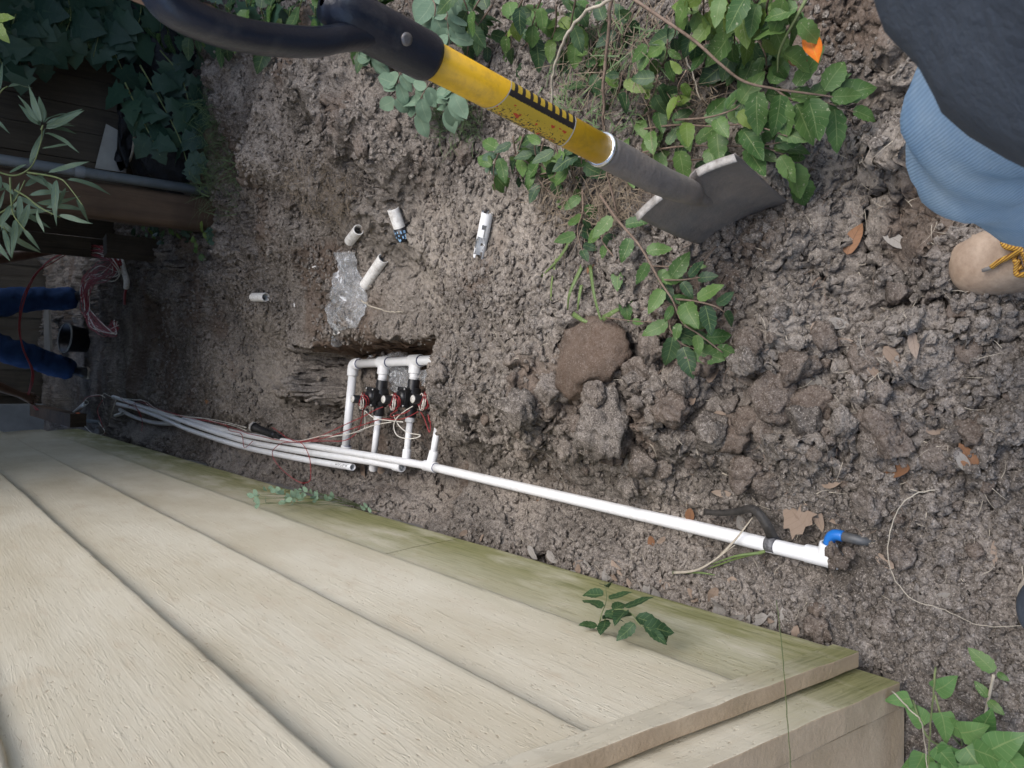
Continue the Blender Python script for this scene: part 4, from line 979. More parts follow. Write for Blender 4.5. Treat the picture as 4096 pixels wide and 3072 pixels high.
def lobed(seed):
    """vine leaf with pointed lobes"""
    pr = [(0.0, 0.0), (-0.08, 0.20), (0.05, 0.34), (-0.02, 0.52), (0.30, 0.36), (0.38, 0.50), (0.58, 0.30), (0.72, 0.26), (1.0, 0.0)]
    V = [(0.35, 0, 0.02)]; UV = [(0.03, 0.35)]; n = len(pr)
    rs = random.Random(seed)
    for sgn in (1, -1):
        for x, y in pr: V.append((x + rs.uniform(-.02, .02), sgn * y, 0.10 * y - 0.25 * x * x)); UV.append((sgn * (0.2 + y), x))
    F = []
    for k in range(n - 1): F.append((0, 1 + k, 2 + k)); F.append((0, 1 + n + k + 1, 1 + n + k))
    me = bpy.data.meshes.new('leaf'); me.from_pydata(V, [], F); me.polygons.foreach_set('use_smooth', [True] * len(F)); uvl = me.uv_layers.new(name='UVMap')
    for lo in me.loops: uvl.data[lo.index].uv = UV[lo.vertex_index]
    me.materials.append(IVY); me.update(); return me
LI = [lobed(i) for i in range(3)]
RL = random.Random(21)
def put_leaf(me, base, d, nrm, size, parent, name='leaf', wscale=1.0):
    d = Vector(d).normalized(); n = Vector(nrm); n = (n - d * n.dot(d)).normalized(); s = n.cross(d)
    M = Matrix(((d.x * size, s.x * size * wscale, n.x * size, base[0]), (d.y * size, s.y * size * wscale, n.y * size, base[1]), (d.z * size, s.z * size * wscale, n.z * size, base[2]), (0, 0, 0, 1)))
    o = bpy.data.objects.new(name, me); COL.objects.link(o); attach(o, parent); o.matrix_basis = M; return o
VIEWUP = _n(arr(0, -0.75, 0.9))
def shoot(plant, pts, n, size, lib, stem=STEMB, r=0.0022, start=0.1, ang=55, droop=0.15, up=None, opposite=False, jit=0.35, world=False, name='leaf', tip=True, pet=0.12, wob=0.0):
    """a stem through pixel points (u,v,z) with leaves along it"""
    p = spline(pts if world else [P(*q) for q in pts], 8)
    if wob: p = p + wob * (RNG.random(p.shape) - .5)
    if stem is not None: tube_obj('stem', p, list(np.linspace(r, r * 0.45, len(p))), plant, stem, 6)
    T = np.gradient(p, axis=0); up = VIEWUP if up is None else np.asarray(up, float)
    for i in range(n):
        f = start + (1 - start) * (i + 0.5 * RL.random()) / max(1, n); k = min(len(p) - 1, int(f * (len(p) - 1)))
        t = _n(T[k]); s = _n(np.cross(up, t))
        for sg in ((-1, 1) if opposite else ((1 if i % 2 else -1),)):
            a = rad(ang + RL.uniform(-22, 22)); 
            if tip and i == n - 1 and not opposite: a = rad(RL.uniform(-15, 15))
            d = t * math.cos(a) + s * sg * math.sin(a) + up * RL.uniform(-jit, jit) + arr(0, 0, -droop)
            nr = up + arr(RL.uniform(-1, 1), RL.uniform(-1, 1), RL.uniform(-.6, .6)) * jit * 1.2
            sz = size * RL.uniform(0.65, 1.2)
            put_leaf(RL.choice(lib), p[k] + _n(d) * size * pet, d, nr, sz, plant, name)
    return p
def plant(name, label, cat, base, group=None): return tag(empty(name, tuple(base)), label, cat, group)

# --- shrub whose leaves hang over the shovel blade
p1 = plant('leafy_shrub', 'green shrub with toothed leaves fallen over the soil behind the shovel blade', 'shrub', P(2750, 520, 0.1))
shoot(p1, [(2470, 640, .13), (2560, 612, .15), (2700, 588, .16), (2850, 582, .17), (3010, 585, .17), (3120, 570, .16)], 11, 0.058, LG, ang=60)
shoot(p1, [(2550, 520, .16), (2700, 500, .18), (2850, 505, .20), (3000, 500, .20), (3150, 545, .19)], 9, 0.062, LG, ang=50)
shoot(p1, [(2440, 520, .13), (2560, 470, .16), (2640, 430, .18), (2720, 405, .2)], 7, 0.050, LL + LG, ang=60)
shoot(p1, [(2700, 480, .2), (2830, 470, .22), (2930, 440, .22), (2960, 420, .22)], 6, 0.056, LG + LL, ang=45)
shoot(p1, [(2960, 560, .16), (3090, 600, .15), (3160, 640, .13), (3200, 720, .10)], 6, 0.060, LG, ang=35)
shoot(p1, [(2520, 560, .12), (2600, 640, .12), (2740, 640, .12), (2900, 640, .10), (2990, 690, .09)], 8, 0.050, LG + LD, ang=55)
p2 = plant('leafy_shrub', 'shrub with a long bare twig and broad leaves beside the orange leaf', 'shrub', P(2600, 60, 0.2))
shoot(p2, [(2480, -40, .32), (2650, 75, .30), (2780, 165, .28), (2880, 255, .26), (2975, 325, .24), (3100, 355, .22), (3250, 376, .2), (3330, 388, .18)], 7, 0.066, LG, start=0.62, ang=60, r=0.0032)
shoot(p2, [(3100, 355, .22), (3170, 400, .2), (3300, 410, .17), (3420, 450, .14)], 8, 0.064, LG, ang=50)
shoot(p2, [(3030, 330, .2), (3050, 400, .2), (3060, 470, .19)], 4, 0.060, LG, ang=60)
p3 = plant('leafy_shrub', 'dense lime green shrub at the top edge beside the dark jacket', 'shrub', P(3100, 60, 0.1))
for k in range(9):
    u = 2760 + 50 * k + RL.uniform(-30, 30); v = -60
    shoot(p3, [(u, v, .34), (u + RL.uniform(-60, 60), v + 110, .28), (u + RL.uniform(-90, 90), v + 220 + RL.uniform(-50, 70), .18 + RL.uniform(-.05, .04))], 6, 0.058, (LL if k % 2 else LG), ang=62, jit=0.6)
shoot(p3, [(3240, -30, .3), (3180, 80, .3), (3120, 200, .27), (3110, 290, .24)], 5, 0.05, LG, stem=STEMG, ang=65, r=0.003)
for k in range(5): shoot(p3, [(2860 + 42 * k, 150, .16), (2885 + 44 * k, 220, .15), (2890 + 44 * k, 280, .13)], 5, 0.06, LG + LD, ang=65, jit=.5)
p4 = plant('leafy_shrub', 'tangled shrub with mixed dark and yellowish leaves behind the yellow shaft', 'shrub', P(2050, 100, 0.2))
for k in range(15):
    u = 1830 + 42 * k + RL.uniform(-30, 30); v0 = -40 + 60 * (k % 3); zz = 0.36 - .05 * (k % 3)
    shoot(p4, [(u, v0, zz), (u + RL.uniform(-70, 50), v0 + 110, zz - .05), (u + RL.uniform(-100, 60), v0 + 230 + RL.uniform(-40, 60), zz - .14)], 6, 0.060, (LD, LG, LL + LD, LG + LD)[k % 4], ang=62, jit=0.65)
for k in range(8):
    u = 2010 + 42 * k; v0 = 560 + RL.uniform(-40, 50)
    shoot(p4, [(u, v0, .22), (u + RL.uniform(-50, 30), v0 + 90, .19), (u + RL.uniform(-60, 60), v0 + 190, .14)], 5, 0.055, (LG, LD)[k % 2], ang=60, jit=0.55)
p15 = plant('leafy_shrub', 'low dark shrub of small leaves between the long twig and the shaft collar', 'shrub', P(2550, 250, .2))
for k in range(13):
    u = 2330 + 36 * k + RL.uniform(-25, 25); v0 = 60 + 110 * (k % 3) + RL.uniform(-30, 30)
    shoot(p15, [(u, v0, .25), (u + RL.uniform(-40, 40), v0 + 70, .23), (u + RL.uniform(-60, 60), v0 + 140, .18)], 6, 0.042, (LD, LG, LD + LL)[k % 3], ang=60, jit=.6, r=.0016)
p5 = plant('cut_branch', 'cut leafy branch hanging down over the soil below the shovel blade', 'branch', P(2440, 800, 0.13))
shoot(p5, [(2400, 780, .16), (2470, 880, .17), (2560, 985, .18), (2640, 1125, .18), (2690, 1200, .18), (2730, 1290, .16), (2800, 1340, .15), (2890, 1410, .13)], 15, 0.052, LG, ang=52, r=0.003, start=.1)
shoot(p5, [(2690, 1195, .17), (2780, 1205, .18), (2860, 1225, .18), (2900, 1250, .17)], 5, 0.055, LG + LD, ang=50)
shoot(p5, [(2640, 1120, .17), (2720, 1120, .18), (2800, 1110, .18)], 5, 0.048, LG + LD, ang=50)
shoot(p5, [(2690, 1260, .16), (2680, 1310, .16), (2720, 1370, .15), (2790, 1400, .13)], 6, 0.056, LG + LD, ang=45)
shoot(p5, [(2430, 870, .16), (2410, 960, .16), (2480, 1060, .16), (2500, 1130, .15), (2490, 1200, .15)], 9, 0.045, LD + LG, ang=50)
shoot(p5, [(2330, 760, .16), (2330, 850, .16), (2310, 930, .15), (2340, 1030, .15)], 9, 0.045, LD + LG, ang=55)
shoot(p5, [(2560, 1060, .15), (2660, 1066, .16), (2790, 1060, .15), (2865, 985, .12)], 2, 0.04, LG, ang=50, r=0.0018)
shoot(p5, [(2420, 1270, .15), (2560, 1286, .15), (2700, 1285, .15)], 1, 0.03, LG, ang=50, r=0.0012)
p6 = plant('leafy_shrub', 'small leafy sprig lying beside the yellow shaft collar on the left', 'shrub', P(2150, 700, .13))
shoot(p6, [(2060, 620, .2), (2120, 660, .19), (2170, 740, .17), (2240, 800, .15)], 7, 0.050, LG + LD, ang=60)
shoot(p6, [(2110, 700, .17), (2190, 690, .18), (2270, 640, .18)], 5, 0.048, LG, ang=55)
# pale pinnate plant
p7 = plant('pale_weed', 'pale sage green weed with paired oval leaflets beside the black grip socket', 'weed', P(1700, 150, 0.25))
for pts in ([(1830, -60, .34), (1795, 30, .34), (1792, 100, .33), (1798, 180, .32)], [(1690, -60, .36), (1740, 20, .36), (1730, 100, .35), (1720, 180, .33)], [(1640, 210, .34), (1598, 300, .34), (1585, 360, .33), (1575, 430, .32)], [(1720, 330, .30), (1680, 400, .30), (1660, 470, .28)], [(1830, 330, .28), (1800, 400, .28), (1780, 450, .26)], [(1500, 150, .34), (1490, 200, .33), (1490, 260, .31)]):
    shoot(p7, pts, 5, 0.058, LS, stem=STEMB, opposite=True, ang=62, jit=0.22, name='leaflet', pet=0.02, r=0.002)
p8 = plant('pale_weed', 'pale green weed sprig with round leaflets lying on bare soil left of shaft', 'weed', P(1990, 640, 0.15))
shoot(p8, [(1985, 560, .2), (1980, 620, .19), (1965, 660, .18), (1955, 700, .17)], 4, 0.034, LS, stem=STEMG, opposite=True, ang=55, jit=0.3, name='leaflet', pet=0.02)
# twigs
def twig(label, pts, r, mat=STEMB, cat='twig', name='twig', group=None, kink=0.004):
    p = spline([P(*q) for q in pts], 6); p = p + kink * (RNG.random(p.shape) - .5)
    o = tube_obj(name, p, list(np.linspace(r, r * 0.5, len(p))), None, mat, 6); tag(o, label, cat, group); return o
twig('long straight brown twig standing behind the shaft collar', [(2452, -40, .34), (2425, 200, .30), (2413, 420, .26), (2420, 560, .22), (2432, 700, .18), (2470, 860, .14), (2500, 930, .12)], 0.0034)
twig('pale curved vine stem arching behind the yellow sticker', [(2480, -20, .36), (2330, 60, .34), (2255, 170, .32), (2216, 290, .29), (2210, 420, .25), (2235, 560, .2), (2290, 720, .15), (2310, 860, .12)], 0.0034, STEMW)
twig('short white peeling twig above the long bare twig', [(2820, 0, .3), (2790, 70, .27), (2768, 130, .25), (2765, 160, .24)], 0.0032, STEMW)
twig('pale bent straw on the brown thatch behind the blade', [(2700, 150, .17), (2760, 270, .17), (2800, 400, .16)], 0.0024, STEMW)
twig('dark forked root lying above the taped pipe offcut', [(1500, 760, .17), (1530, 800, .165), (1560, 880, .15), (1620, 1000, .12)], 0.0022)
twig('thin bent straw crossing the soil beside the blue elbow', [(3755, 1955, .035), (3645, 1985, .05), (3575, 2075, .055), (3555, 2250, .05), (3635, 2385, .05), (3780, 2440, .045), (3920, 2500, .04), (4096, 2505, .04)], 0.0011, STEMW, 'straw', 'straw', kink=0.002)
twig('thin straw lying on soil below the boot', [(3755, 1800, .035), (3830, 1760, .04), (3990, 1625, .045)], 0.0012, STEMW, 'straw', 'straw', kink=0.002)
twig('tall seed stalk leaning in front of the corner boards', [(3105, 2400, .16), (3118, 2500, .30), (3135, 2680, .45), (3150, 2900, .6), (3165, 3100, .7)], 0.0009, STEMG, 'stalk', 'grass_stalk', kink=0.001)
twig('bent grass stalk with pale node before the corner post', [(3570, 2765, .30), (3650, 2850, .32), (3682, 2880, .33), (3700, 2980, .38), (3710, 3100, .42)], 0.0011, STEMW, 'stalk', 'grass_stalk', kink=0.001)
twig('straight pale green stalk rising from the low heart-leaved weed', [(3742, 2670, .22), (3735, 2760, .25), (3722, 2900, .32), (3712, 3090, .40)], 0.0016, STEMG, 'stalk', 'grass_stalk', kink=0.001)
twig('twig on the soil near the shovel tip pointing at the boot', [(3280, 1110, .06), (3210, 1190, .06), (3130, 1290, .065)], 0.0022)
twig('brown root crossing the trench wall beside the valves', [(1170, 590, .22), (1190, 700, .18), (1160, 770, .15)], 0.0022)
twig('dry twig curving from under the clear plastic bag', [(1445, 1200, .10), (1490, 1228, .095), (1560, 1246, .085), (1610, 1248, .07)], 0.0026, STEMW)

# --- weeds by the house corner
p9 = plant('heart_leaved_weed', 'low bright green heart-leaved weed growing at the corner of the house', 'weed', P(3850, 2950, 0.05))
for i, (u, v, z, s, au, av) in enumerate([(3640, 2790, .12, .040, -60, 10), (3740, 2760, .13, .042, 60, -30), (3760, 2850, .12, .042, 20, 60), (3800, 2900, .11, .040, 50, 30), (3700, 2900, .10, .042, -40, -50), (3690, 3010, .12, .044, -20, 60), (3740, 2990, .14, .044, 40, 40), (3840, 2930, .14, .044, 60, -10), (3860, 2990, .15, .048, 40, 60), (3900, 3000, .16, .056, 60, 30), (3950, 3050, .15, .056, 60, 40), (3820, 3050, .14, .048, 0, 60), (4000, 2990, .13, .050, 60, -20), (4040, 3060, .14, .045, 40, 20), (3770, 3070, .12, .044, -40, 40), (3930, 2930, .12, .044, 20, -50), (3880, 3060, .17, .05, 20, 50), (3970, 3000, .17, .05, 50, -20), (4060, 2990, .12, .045, 40, 10), (3700, 3060, .1, .04, -50, 10), (3800, 2985, .13, .045, -10, 50), (4020, 3030, .17, .05, 40, 40)]):
    a = P(u, v, z); b2 = P(u + au, v + av, z + 0.005); put_leaf(LH[i % 3], a, b2 - a, VIEWUP + arr(RL.uniform(-.3, .3), RL.uniform(-.3, .3), 0), s, p9)
for pts in ([(3850, 2990, .03), (3780, 2900, .10), (3740, 2780, .12)], [(3850, 2990, .03), (3720, 2960, .09), (3650, 2800, .11)], [(3850, 2990, .03), (3900, 3020, .12), (3950, 3060, .13)], [(3850, 2990, .03), (3840, 2940, .1), (3800, 2900, .11)]): tube_obj('stem', spline([P(*q) for q in pts], 6), 0.0016, p9, STEMG, 6)
p10 = plant('seedling', 'single upright seedling with a pale stem right of the heart-leaved weed', 'seedling', P(3925, 2940, 0.04))
tube_obj('stem', spline([P(3925, 2940, .03), P(3945, 2840, .07), P(3975, 2700, .11)], 6), 0.0022, p10, STEMW, 6)
for u, v, z, s, au, av in [(3975, 2690, .11, .042, -60, -60), (3990, 2690, .11, .018, 40, 30), (3950, 2790, .09, .026, -30, -40), (3955, 2800, .09, .026, 40, 40)]:
    a = P(u, v, z); put_leaf(LG[1], a, P(u + au, v + av, z + .005) - a, VIEWUP, s, p10)
p11 = plant('siding_sprout', 'dark green sprout growing out of the siding lap near the house corner', 'sprout', PXp(2400, 2515, XW))
bx = XW + 0.012
shoot(p11, [PXp(2395, 2510, XW + .002), PXp(2405, 2460, bx + .02), PXp(2425, 2400, bx + .03), PXp(2420, 2330, bx + .03)], 7, 0.042, LD, stem=STEMG, world=True, up=(1, -.3, .4), ang=65, r=0.0012)
shoot(p11, [PXp(2400, 2500, XW + .004), PXp(2460, 2440, bx + .03), PXp(2520, 2450, bx + .035), PXp(2560, 2500, bx + .03), PXp(2610, 2515, bx + .02)], 10, 0.046, LD, stem=STEMG, world=True, up=(1, -.3, .4), ang=60, r=0.0012)
p12 = plant('pale_seedlings', 'row of tiny pale seedlings along the foot of the mossy siding', 'seedlings', P(1120, 1990, 0.03))
for k in range(46):
    u = 1010 + 330 * RL.random(); v = 1990 + (u - 1010) * 0.06 + RL.uniform(-45, 25); z = RL.uniform(.05, .11)
    if u > 1200: v = 1985 + (u - 1200) * 0.2 + RL.uniform(-25, 15); z = .05
    a = PXp(u, v, XW + RL.uniform(.015, .06)); put_leaf(LS[k % 3], a, arr(RL.uniform(-.3, 1), RL.uniform(-1, 1), .35), arr(.6, -.6, .8), RL.uniform(.020, .034), p12, 'leaflet')
    if k % 3 == 0: tube_obj('stem', spline([(XW - .01, a[1] + .02, .03), (a[0] * .6 + XW * .4, a[1] + .01, a[2] * .5 + .02), a], 4), .0009, p12, STEMG, 5)
for u, v in ((1470, 2030), (1485, 2050), (1462, 2040), (1440, 2028)):
    a = PXp(u, v, XW + .03); put_leaf(LS[0], a, arr(RL.uniform(-.5, 1), RL.uniform(-1, 1), .3), arr(.4, -.5, 1), .02, p12, 'leaflet')

# --- grass and thatch: uncountable
def blades(name, label, cat, n, region, zr, ln, wd_, mat, flat=0.2, seed=1, curve=0.3):
    rs = np.random.default_rng(seed); V = []; F = []
    B0 = np.array([P(*region(rs), .11 if zr[0] > -5 else .05) for i in range(n)]); hh = height(B0[:, 0], B0[:, 1])
    for i in range(n):
        b = B0[i].copy(); b[2] = hh[i] + (rs.uniform(0, 0.012) if zr[0] < -5 else rs.uniform(0, max(.01, zr[1] - zr[0]) * .6))
        L = ln * rs.uniform(0.5, 1.3); a = rs.uniform(0, 6.283); d = arr(math.cos(a), math.sin(a), rs.uniform(-0.05, flat)); d = _n(d); s = _n(np.cross(d, arr(0, 0, 1))); bend = rs.uniform(-curve, curve); k0 = len(V)
        for j in range(4):
            t = j / 3; c = b + d * L * t + s * bend * L * t * t + arr(0, 0, -0.25 * flat * L * t * t); wv = wd_ * (1 - 0.75 * t) * rs.uniform(.8, 1.2)
            V.append(c - s * wv); V.append(c + s * wv)
        for j in range(3): F.append((k0 + 2 * j, k0 + 2 * j + 1, k0 + 2 * j + 3, k0 + 2 * j + 2))
    o = npmesh(name, np.array(V), np.array(F), None, mat, True); tag(o, label, cat, kind='stuff'); return o
THATCH = pmat('dry_thatch', (0.065, 0.045, 0.030), (0.23, 0.185, 0.13), 55, 0.9)
GRASS = pmat('grass_green', (0.045, 0.085, 0.03), (0.12, 0.17, 0.07), 50, 0.7)
def elli(cu, cv_, ru, rv):
    def f(rs):
        a = rs.uniform(0, 6.283); r_ = math.sqrt(rs.random()); return cu + ru * r_ * math.cos(a), cv_ + rv * r_ * math.sin(a)
    return f
blades('thatch', 'brown dry thatch of dead stems behind the shovel blade', 'thatch', 300, elli(2700, 320, 270, 190), (.12, .20), 0.10, 0.0010, THATCH, .15, 2)
blades('thatch', 'dry straw thatch on the soil below the shaft collar', 'thatch', 380, elli(2400, 800, 190, 130), (.12, .17), 0.08, 0.0010, THATCH, .15, 3)
blades('dead_roots', 'clump of fine dead grey-brown roots beside the pipe offcuts', 'roots', 420, elli(1455, 790, 95, 110), (.13, .19), 0.09, 0.0007, THATCH, .35, 4, .6)
blades('grass', 'thin green grass growing at the foot of the tangled shrub left of the shaft', 'grass', 170, elli(1930, 500, 70, 90), (.17, .21), 0.09, 0.0014, GRASS, 1.4, 5)
blades('grass', 'small green weeds and clippings among the thatch behind the blade', 'grass', 260, elli(2560, 330, 260, 230), (.13, .2), 0.045, 0.0020, GRASS, .5, 6)
blades('grass', 'grey-green tufts of grass at the dark edge of the spoil heap', 'grass', 420, elli(900, 620, 90, 260), (.06, .16), 0.16, 0.0018, GRASS, 1.2, 7)
def anywhere(rs): return rs.uniform(900, 4096), rs.uniform(500, 2500)
blades('straw_bits', 'fine straw and rootlets scattered over the dug soil', 'straw', 520, anywhere, (-9, -8), 0.030, 0.0006, STEMW, .15, 8, .8)
blades('rootlets', 'fine brown rootlets lying over the clods', 'roots', 700, lambda rs: (rs.uniform(700, 3600), rs.uniform(600, 2350)), (-9, -8), 0.026, 0.0006, STEMB, .25, 9, 1.0)
# wide grass blades on the bare soil in front of the branch
p13 = plant('grass_tuft', 'few wide green grass leaves bent over bare soil left of the cut branch', 'grass', P(2340, 1060, .12))
for pts, wv in (([(2290, 950, .13), (2230, 1040, .14), (2150, 1120, .13)], .009), ([(2330, 1060, .13), (2280, 1170, .15), (2270, 1240, .13)], .010), ([(2360, 1060, .13), (2375, 1170, .15), (2400, 1270, .14), (2410, 1272, .14)], .008), ([(2410, 1275, .14), (2450, 1250, .15), (2510, 1215, .14)], .014), ([(2290, 1255, .13), (2330, 1280, .14), (2372, 1298, .13)], .012), ([(2325, 1140, .13), (2315, 1200, .14), (2310, 1245, .13)], .008)):
    ribbon('blade', [P(*q) for q in pts], wv, p13, GREEN, (0.1, -.4, 1), .0006, (1, .35))
ribbon('blade', [P(2225, 1030, .13), P(2205, 1150, .14), P(2210, 1275, .12)], .005, p13, LIME, (0, -.4, 1), .0006, (1, .6))
p14 = plant('grass_tuft', 'small green and tan grass blades under the long pipe near the tape', 'grass', P(2900, 2290, .03))
for pts, mt in (([(3060, 2205, .02), (2960, 2230, .03), (2830, 2275, .03)], LIME), ([(3050, 2210, .02), (2940, 2225, .04), (2840, 2260, .03)], GREEN), ([(2690, 2290, .03), (2790, 2290, .035), (2860, 2300, .03)], GREEN), ([(2690, 2292, .03), (2800, 2275, .04), (2940, 2180, .03)], STEMW), ([(2850, 2255, .03), (2940, 2160, .035), (3010, 2070, .03)], STEMW)):
    ribbon('blade', [P(*q) for q in pts], .006, p14, mt, (0.3, -.2, 1), .0006, (1, .3))

ICO4 = ico(4)
def clod(label, u, v, size, seed, flat=0.7, mat=SOIL, group=None, sink=0.25, damp=0.0, asp=1.0, rot=0.0, rough=0.5, name='soil_clod', cuts=9):
    V0, F0 = (ICO4 if size > .024 else ICO3); rs = np.random.default_rng(seed); V = V0.copy()
    for k in range(cuts):                                   # knock flat faces into the lump
        d = rs.normal(size=3); d /= np.linalg.norm(d); lim = rs.uniform(0.55, 0.85); t = V @ d; over = np.clip(t - lim, 0, None); V = V - over[:, None] * d[None]
    n = fbm(V[:, 0] + seed, V[:, 1] + V[:, 2] * 1.7, 0.7, 4, seed, .6); n2 = fbm(V[:, 0] * 1.3 - V[:, 2], V[:, 1] + V[:, 2] * .7 + seed, 0.22, 4, seed + 3, .75)
    V = V * (1 + 0.22 * n[:, None] * rough * 2 + 0.17 * rough * n2[:, None]); V[:, 0] *= asp
    c, s = math.cos(rot), math.sin(rot); V = np.stack([V[:, 0] * c - V[:, 1] * s, V[:, 0] * s + V[:, 1] * c, V[:, 2] * flat], 1) * size
    p = G(u, v); p[2] += size * flat * (1 - 2 * sink)
    o = npmesh(name, V + p, F0, None, mat, True); tag(o, label, 'clod', group)
    at = o.data.attributes.new('damp', 'FLOAT', 'POINT'); at.data.foreach_set('value', np.full(len(V), damp, np.float32)); return o
# ------------------------------------------------------------------ dead leaves on the soil
def dead(label, u, v, ang, size, lib, group=None, tilt=0.25, wscale=1.0, lift=0.004, zabs=None):
    p = G(u, v) if zabs is None else P(u, v, zabs); dpx = P(u + 40 * math.cos(ang), v + 40 * math.sin(ang), p[2]) - P(u, v, p[2]); dd = _n(dpx)
    p = p - dd * size * 0.5 + arr(0, 0, lift)
    root = put_leaf(lib, p, dd + arr(0, 0, tilt * 0.3), arr(RL.uniform(-tilt, tilt), RL.uniform(-tilt, tilt) - .2, 1), size, None, 'dead_leaf', wscale) if False else None
    d_ = Vector(dd + arr(0, 0, tilt * 0.25)).normalized(); n_ = Vector((RL.uniform(-tilt, tilt), RL.uniform(-tilt, tilt) - .2, 1)); n_ = (n_ - d_ * n_.dot(d_)).normalized(); s_ = n_.cross(d_)
    o = bpy.data.objects.new('dead_leaf', lib); COL.objects.link(o)
    o.matrix_world = Matrix(((d_.x * size, s_.x * size * wscale, n_.x * size, p[0]), (d_.y * size, s_.y * size * wscale, n_.y * size, p[1]), (d_.z * size, s_.z * size * wscale, n_.z * size, p[2]), (0, 0, 0, 1)))
    tag(o, label, 'leaf', group); return o
LTRI = lobed(9); LTRI.materials.clear(); LTRI.materials.append(DRYL)
ORANGE = leaf_material('orange_leaf', (0.55, 0.13, 0.015), (0.62, 0.17, 0.02), vein=(0.60, 0.30, 0.03), rough=.5)
LO = leaf_mesh('leaf', 0.20, lance, fold=0.9, curl=-0.35, mat=ORANGE, seed=5)
dead('bright orange curled leaf on the soil left of the dark jacket', 3270, 220, 1.25, 0.072, LO, tilt=.35, zabs=.245, wscale=.9)
dead('crumpled red-brown leaf touching the orange leaf', 3190, 240, 3.3, 0.042, LB_[1], wscale=1.2, zabs=.22)
dead('curled brown leaf on bare soil left of the boot', 3430, 960, -1.2, 0.055, LB_[2], lift=.012)
dead('grey leaf pressed in the soil just left of the boot toe', 3590, 965, .5, 0.055, LGy[0])
dead('oval pale grey leaf below and left of the boot', 3358, 1292, .25, 0.040, LGy[1], wscale=1.15)
dead('long narrow brown leaf under the pale grey oval leaf', 3365, 1370, -.15, 0.052, LT[0])
dead('narrow pale brown leaf pointing down beside a grey clod', 3500, 1480, 1.1, 0.042, LT[1])
dead('grey-brown leaf leaning on clods right of the mossy clod', 3270, 1540, .9, 0.055, LGy[2], tilt=.6)
dead('tan pointed leaf lying on the clod below the brown clay lump', 2865, 1495, -1.25, 0.038, DRYL and LT[2], wscale=1.8, lift=.012)
dead('tan folded leaf on the broken soil block', 2735, 1640, .15, 0.044, LGy[0], wscale=1.1, lift=.01)
dead('large three-lobed tan leaf beside the tee fitting', 3190, 2050, -2.3, 0.066, LTRI, wscale=1.0, lift=.014)
dead('upright narrow tan leaf left of the blue elbow', 3285, 2075, 1.5, 0.048, LT[1], wscale=1.4, lift=.008)
dead('thin curved tan leaf above the blue elbow', 3350, 2085, .35, 0.034, LT[2])
dead('small orange-brown oval leaf under the long white pipe', 2610, 2172, 1.4, 0.032, LB_[0], wscale=1.4)
dead('tiny orange-brown leaf under the pipe near its middle', 2160, 2008, 0.2, 0.022, LB_[1], wscale=1.4)
dead('rust coloured leaf at the end of the black strip', 2775, 2062, 1.8, 0.036, LB_[2], wscale=1.2, lift=.015)
dead('long tan leaf lying against the foot of the siding', 2660, 2345, -.75, 0.055, LT[2], wscale=1.5)
dead('tan spear-shaped leaf above the siding sprout', 2475, 2275, 1.0, 0.050, LT[1], wscale=1.1)
dead('oval grey leaf lying beside the bent straw', 3790, 2390, .1, 0.036, LGy[1], wscale=1.3)
dead('dry leaf on the soil against the long pipe cut end', 1465, 1885, 1.2, 0.06, LT[0], wscale=1.7, lift=.015)
dead('curled dry leaf below the manifold elbow', 1535, 1880, .4, 0.055, LT[1], wscale=1.6, lift=.015)
dead('yellow leaf in the soil under the cut branch', 2370, 1075, 1.9, 0.030, LB_[0], wscale=1.3, lift=.006)
dead('brown leaf on the soil left of the sprinkler head', 828, 1606, .7, 0.05, LB_[1])
o = clod('crumbly clod on the pit edge over the last valve', 1768, 1650, .036, 402, .8, SOIL, None, .2, .2, 1.2, .4, .6); o.location = Vector(P(1758, 1662, -.02) - np.array([vv.co[:] for vv in o.data.vertices]).mean(0))
clod('crumbly clod at the pit corner by the header end', 1762, 1500, .030, 403, .8, SOIL, None, .2, .1, 1.2, 1.4, .6)
for k in range(96):
    if k < 66: u = RL.uniform(900, 3300); v = 1890 + (u - 900) * 0.262 + RL.uniform(-20, 75)
    else: u = RL.uniform(2300, 4000); v = RL.uniform(1300, 2500)
    dead('small faded dead leaf in the litter along the foot of the siding' if k < 66 else 'small faded dead leaf half buried in open soil', u, v, RL.uniform(0, 6.28), RL.uniform(.026, .052), RL.choice(LT + LGy + LT + LB_ if k > 65 else LT + LGy + LT), 'dead leaves along the wall foot' if k < 66 else 'faded dead leaves in the open soil', tilt=.5, wscale=RL.uniform(.9, 1.6))

# ------------------------------------------------------------------ larger clods and lumps
CLAY = pmat('smooth_brown_clay', (0.070, 0.048, 0.036), (0.115, 0.084, 0.064), 10, 0.75, 0.5, 130, dirt=(0.22, 0.18, 0.15), dirt_amt=0.5, dirt_scale=110)
clod('smooth dark brown clay lump half buried below the cut branch', 2350, 1445, 0.088, 9, .50, SOIL, None, .52, 0.72, 1.25, 1.95, .26, 'clay_lump', 5)
clod('large pale broken soil block below the brown clay lump', 2420, 1690, 0.078, 8, .62, SOIL, None, .40, 0, 1.2, .2, .6)
clod('grey squarish clod with mossy side below the boot', 3240, 1690, 0.036, 11, .8, soil_material('mossy_soil', .72), None, .2, 0, 1, .5, .35)
clod('pale rounded clod right of the mossy grey clod', 3385, 1690, 0.030, 12, .75, SOIL, None, .25)
clod('round clod near the right edge beside the white stick', 3930, 1735, 0.034, 13, .8, SOIL, None, .3, .4)
clod('oblong pale clod touching the long pipe from above', 2520, 1925, 0.028, 14, .7, SOIL, None, .3, 0, 1.4, .6)
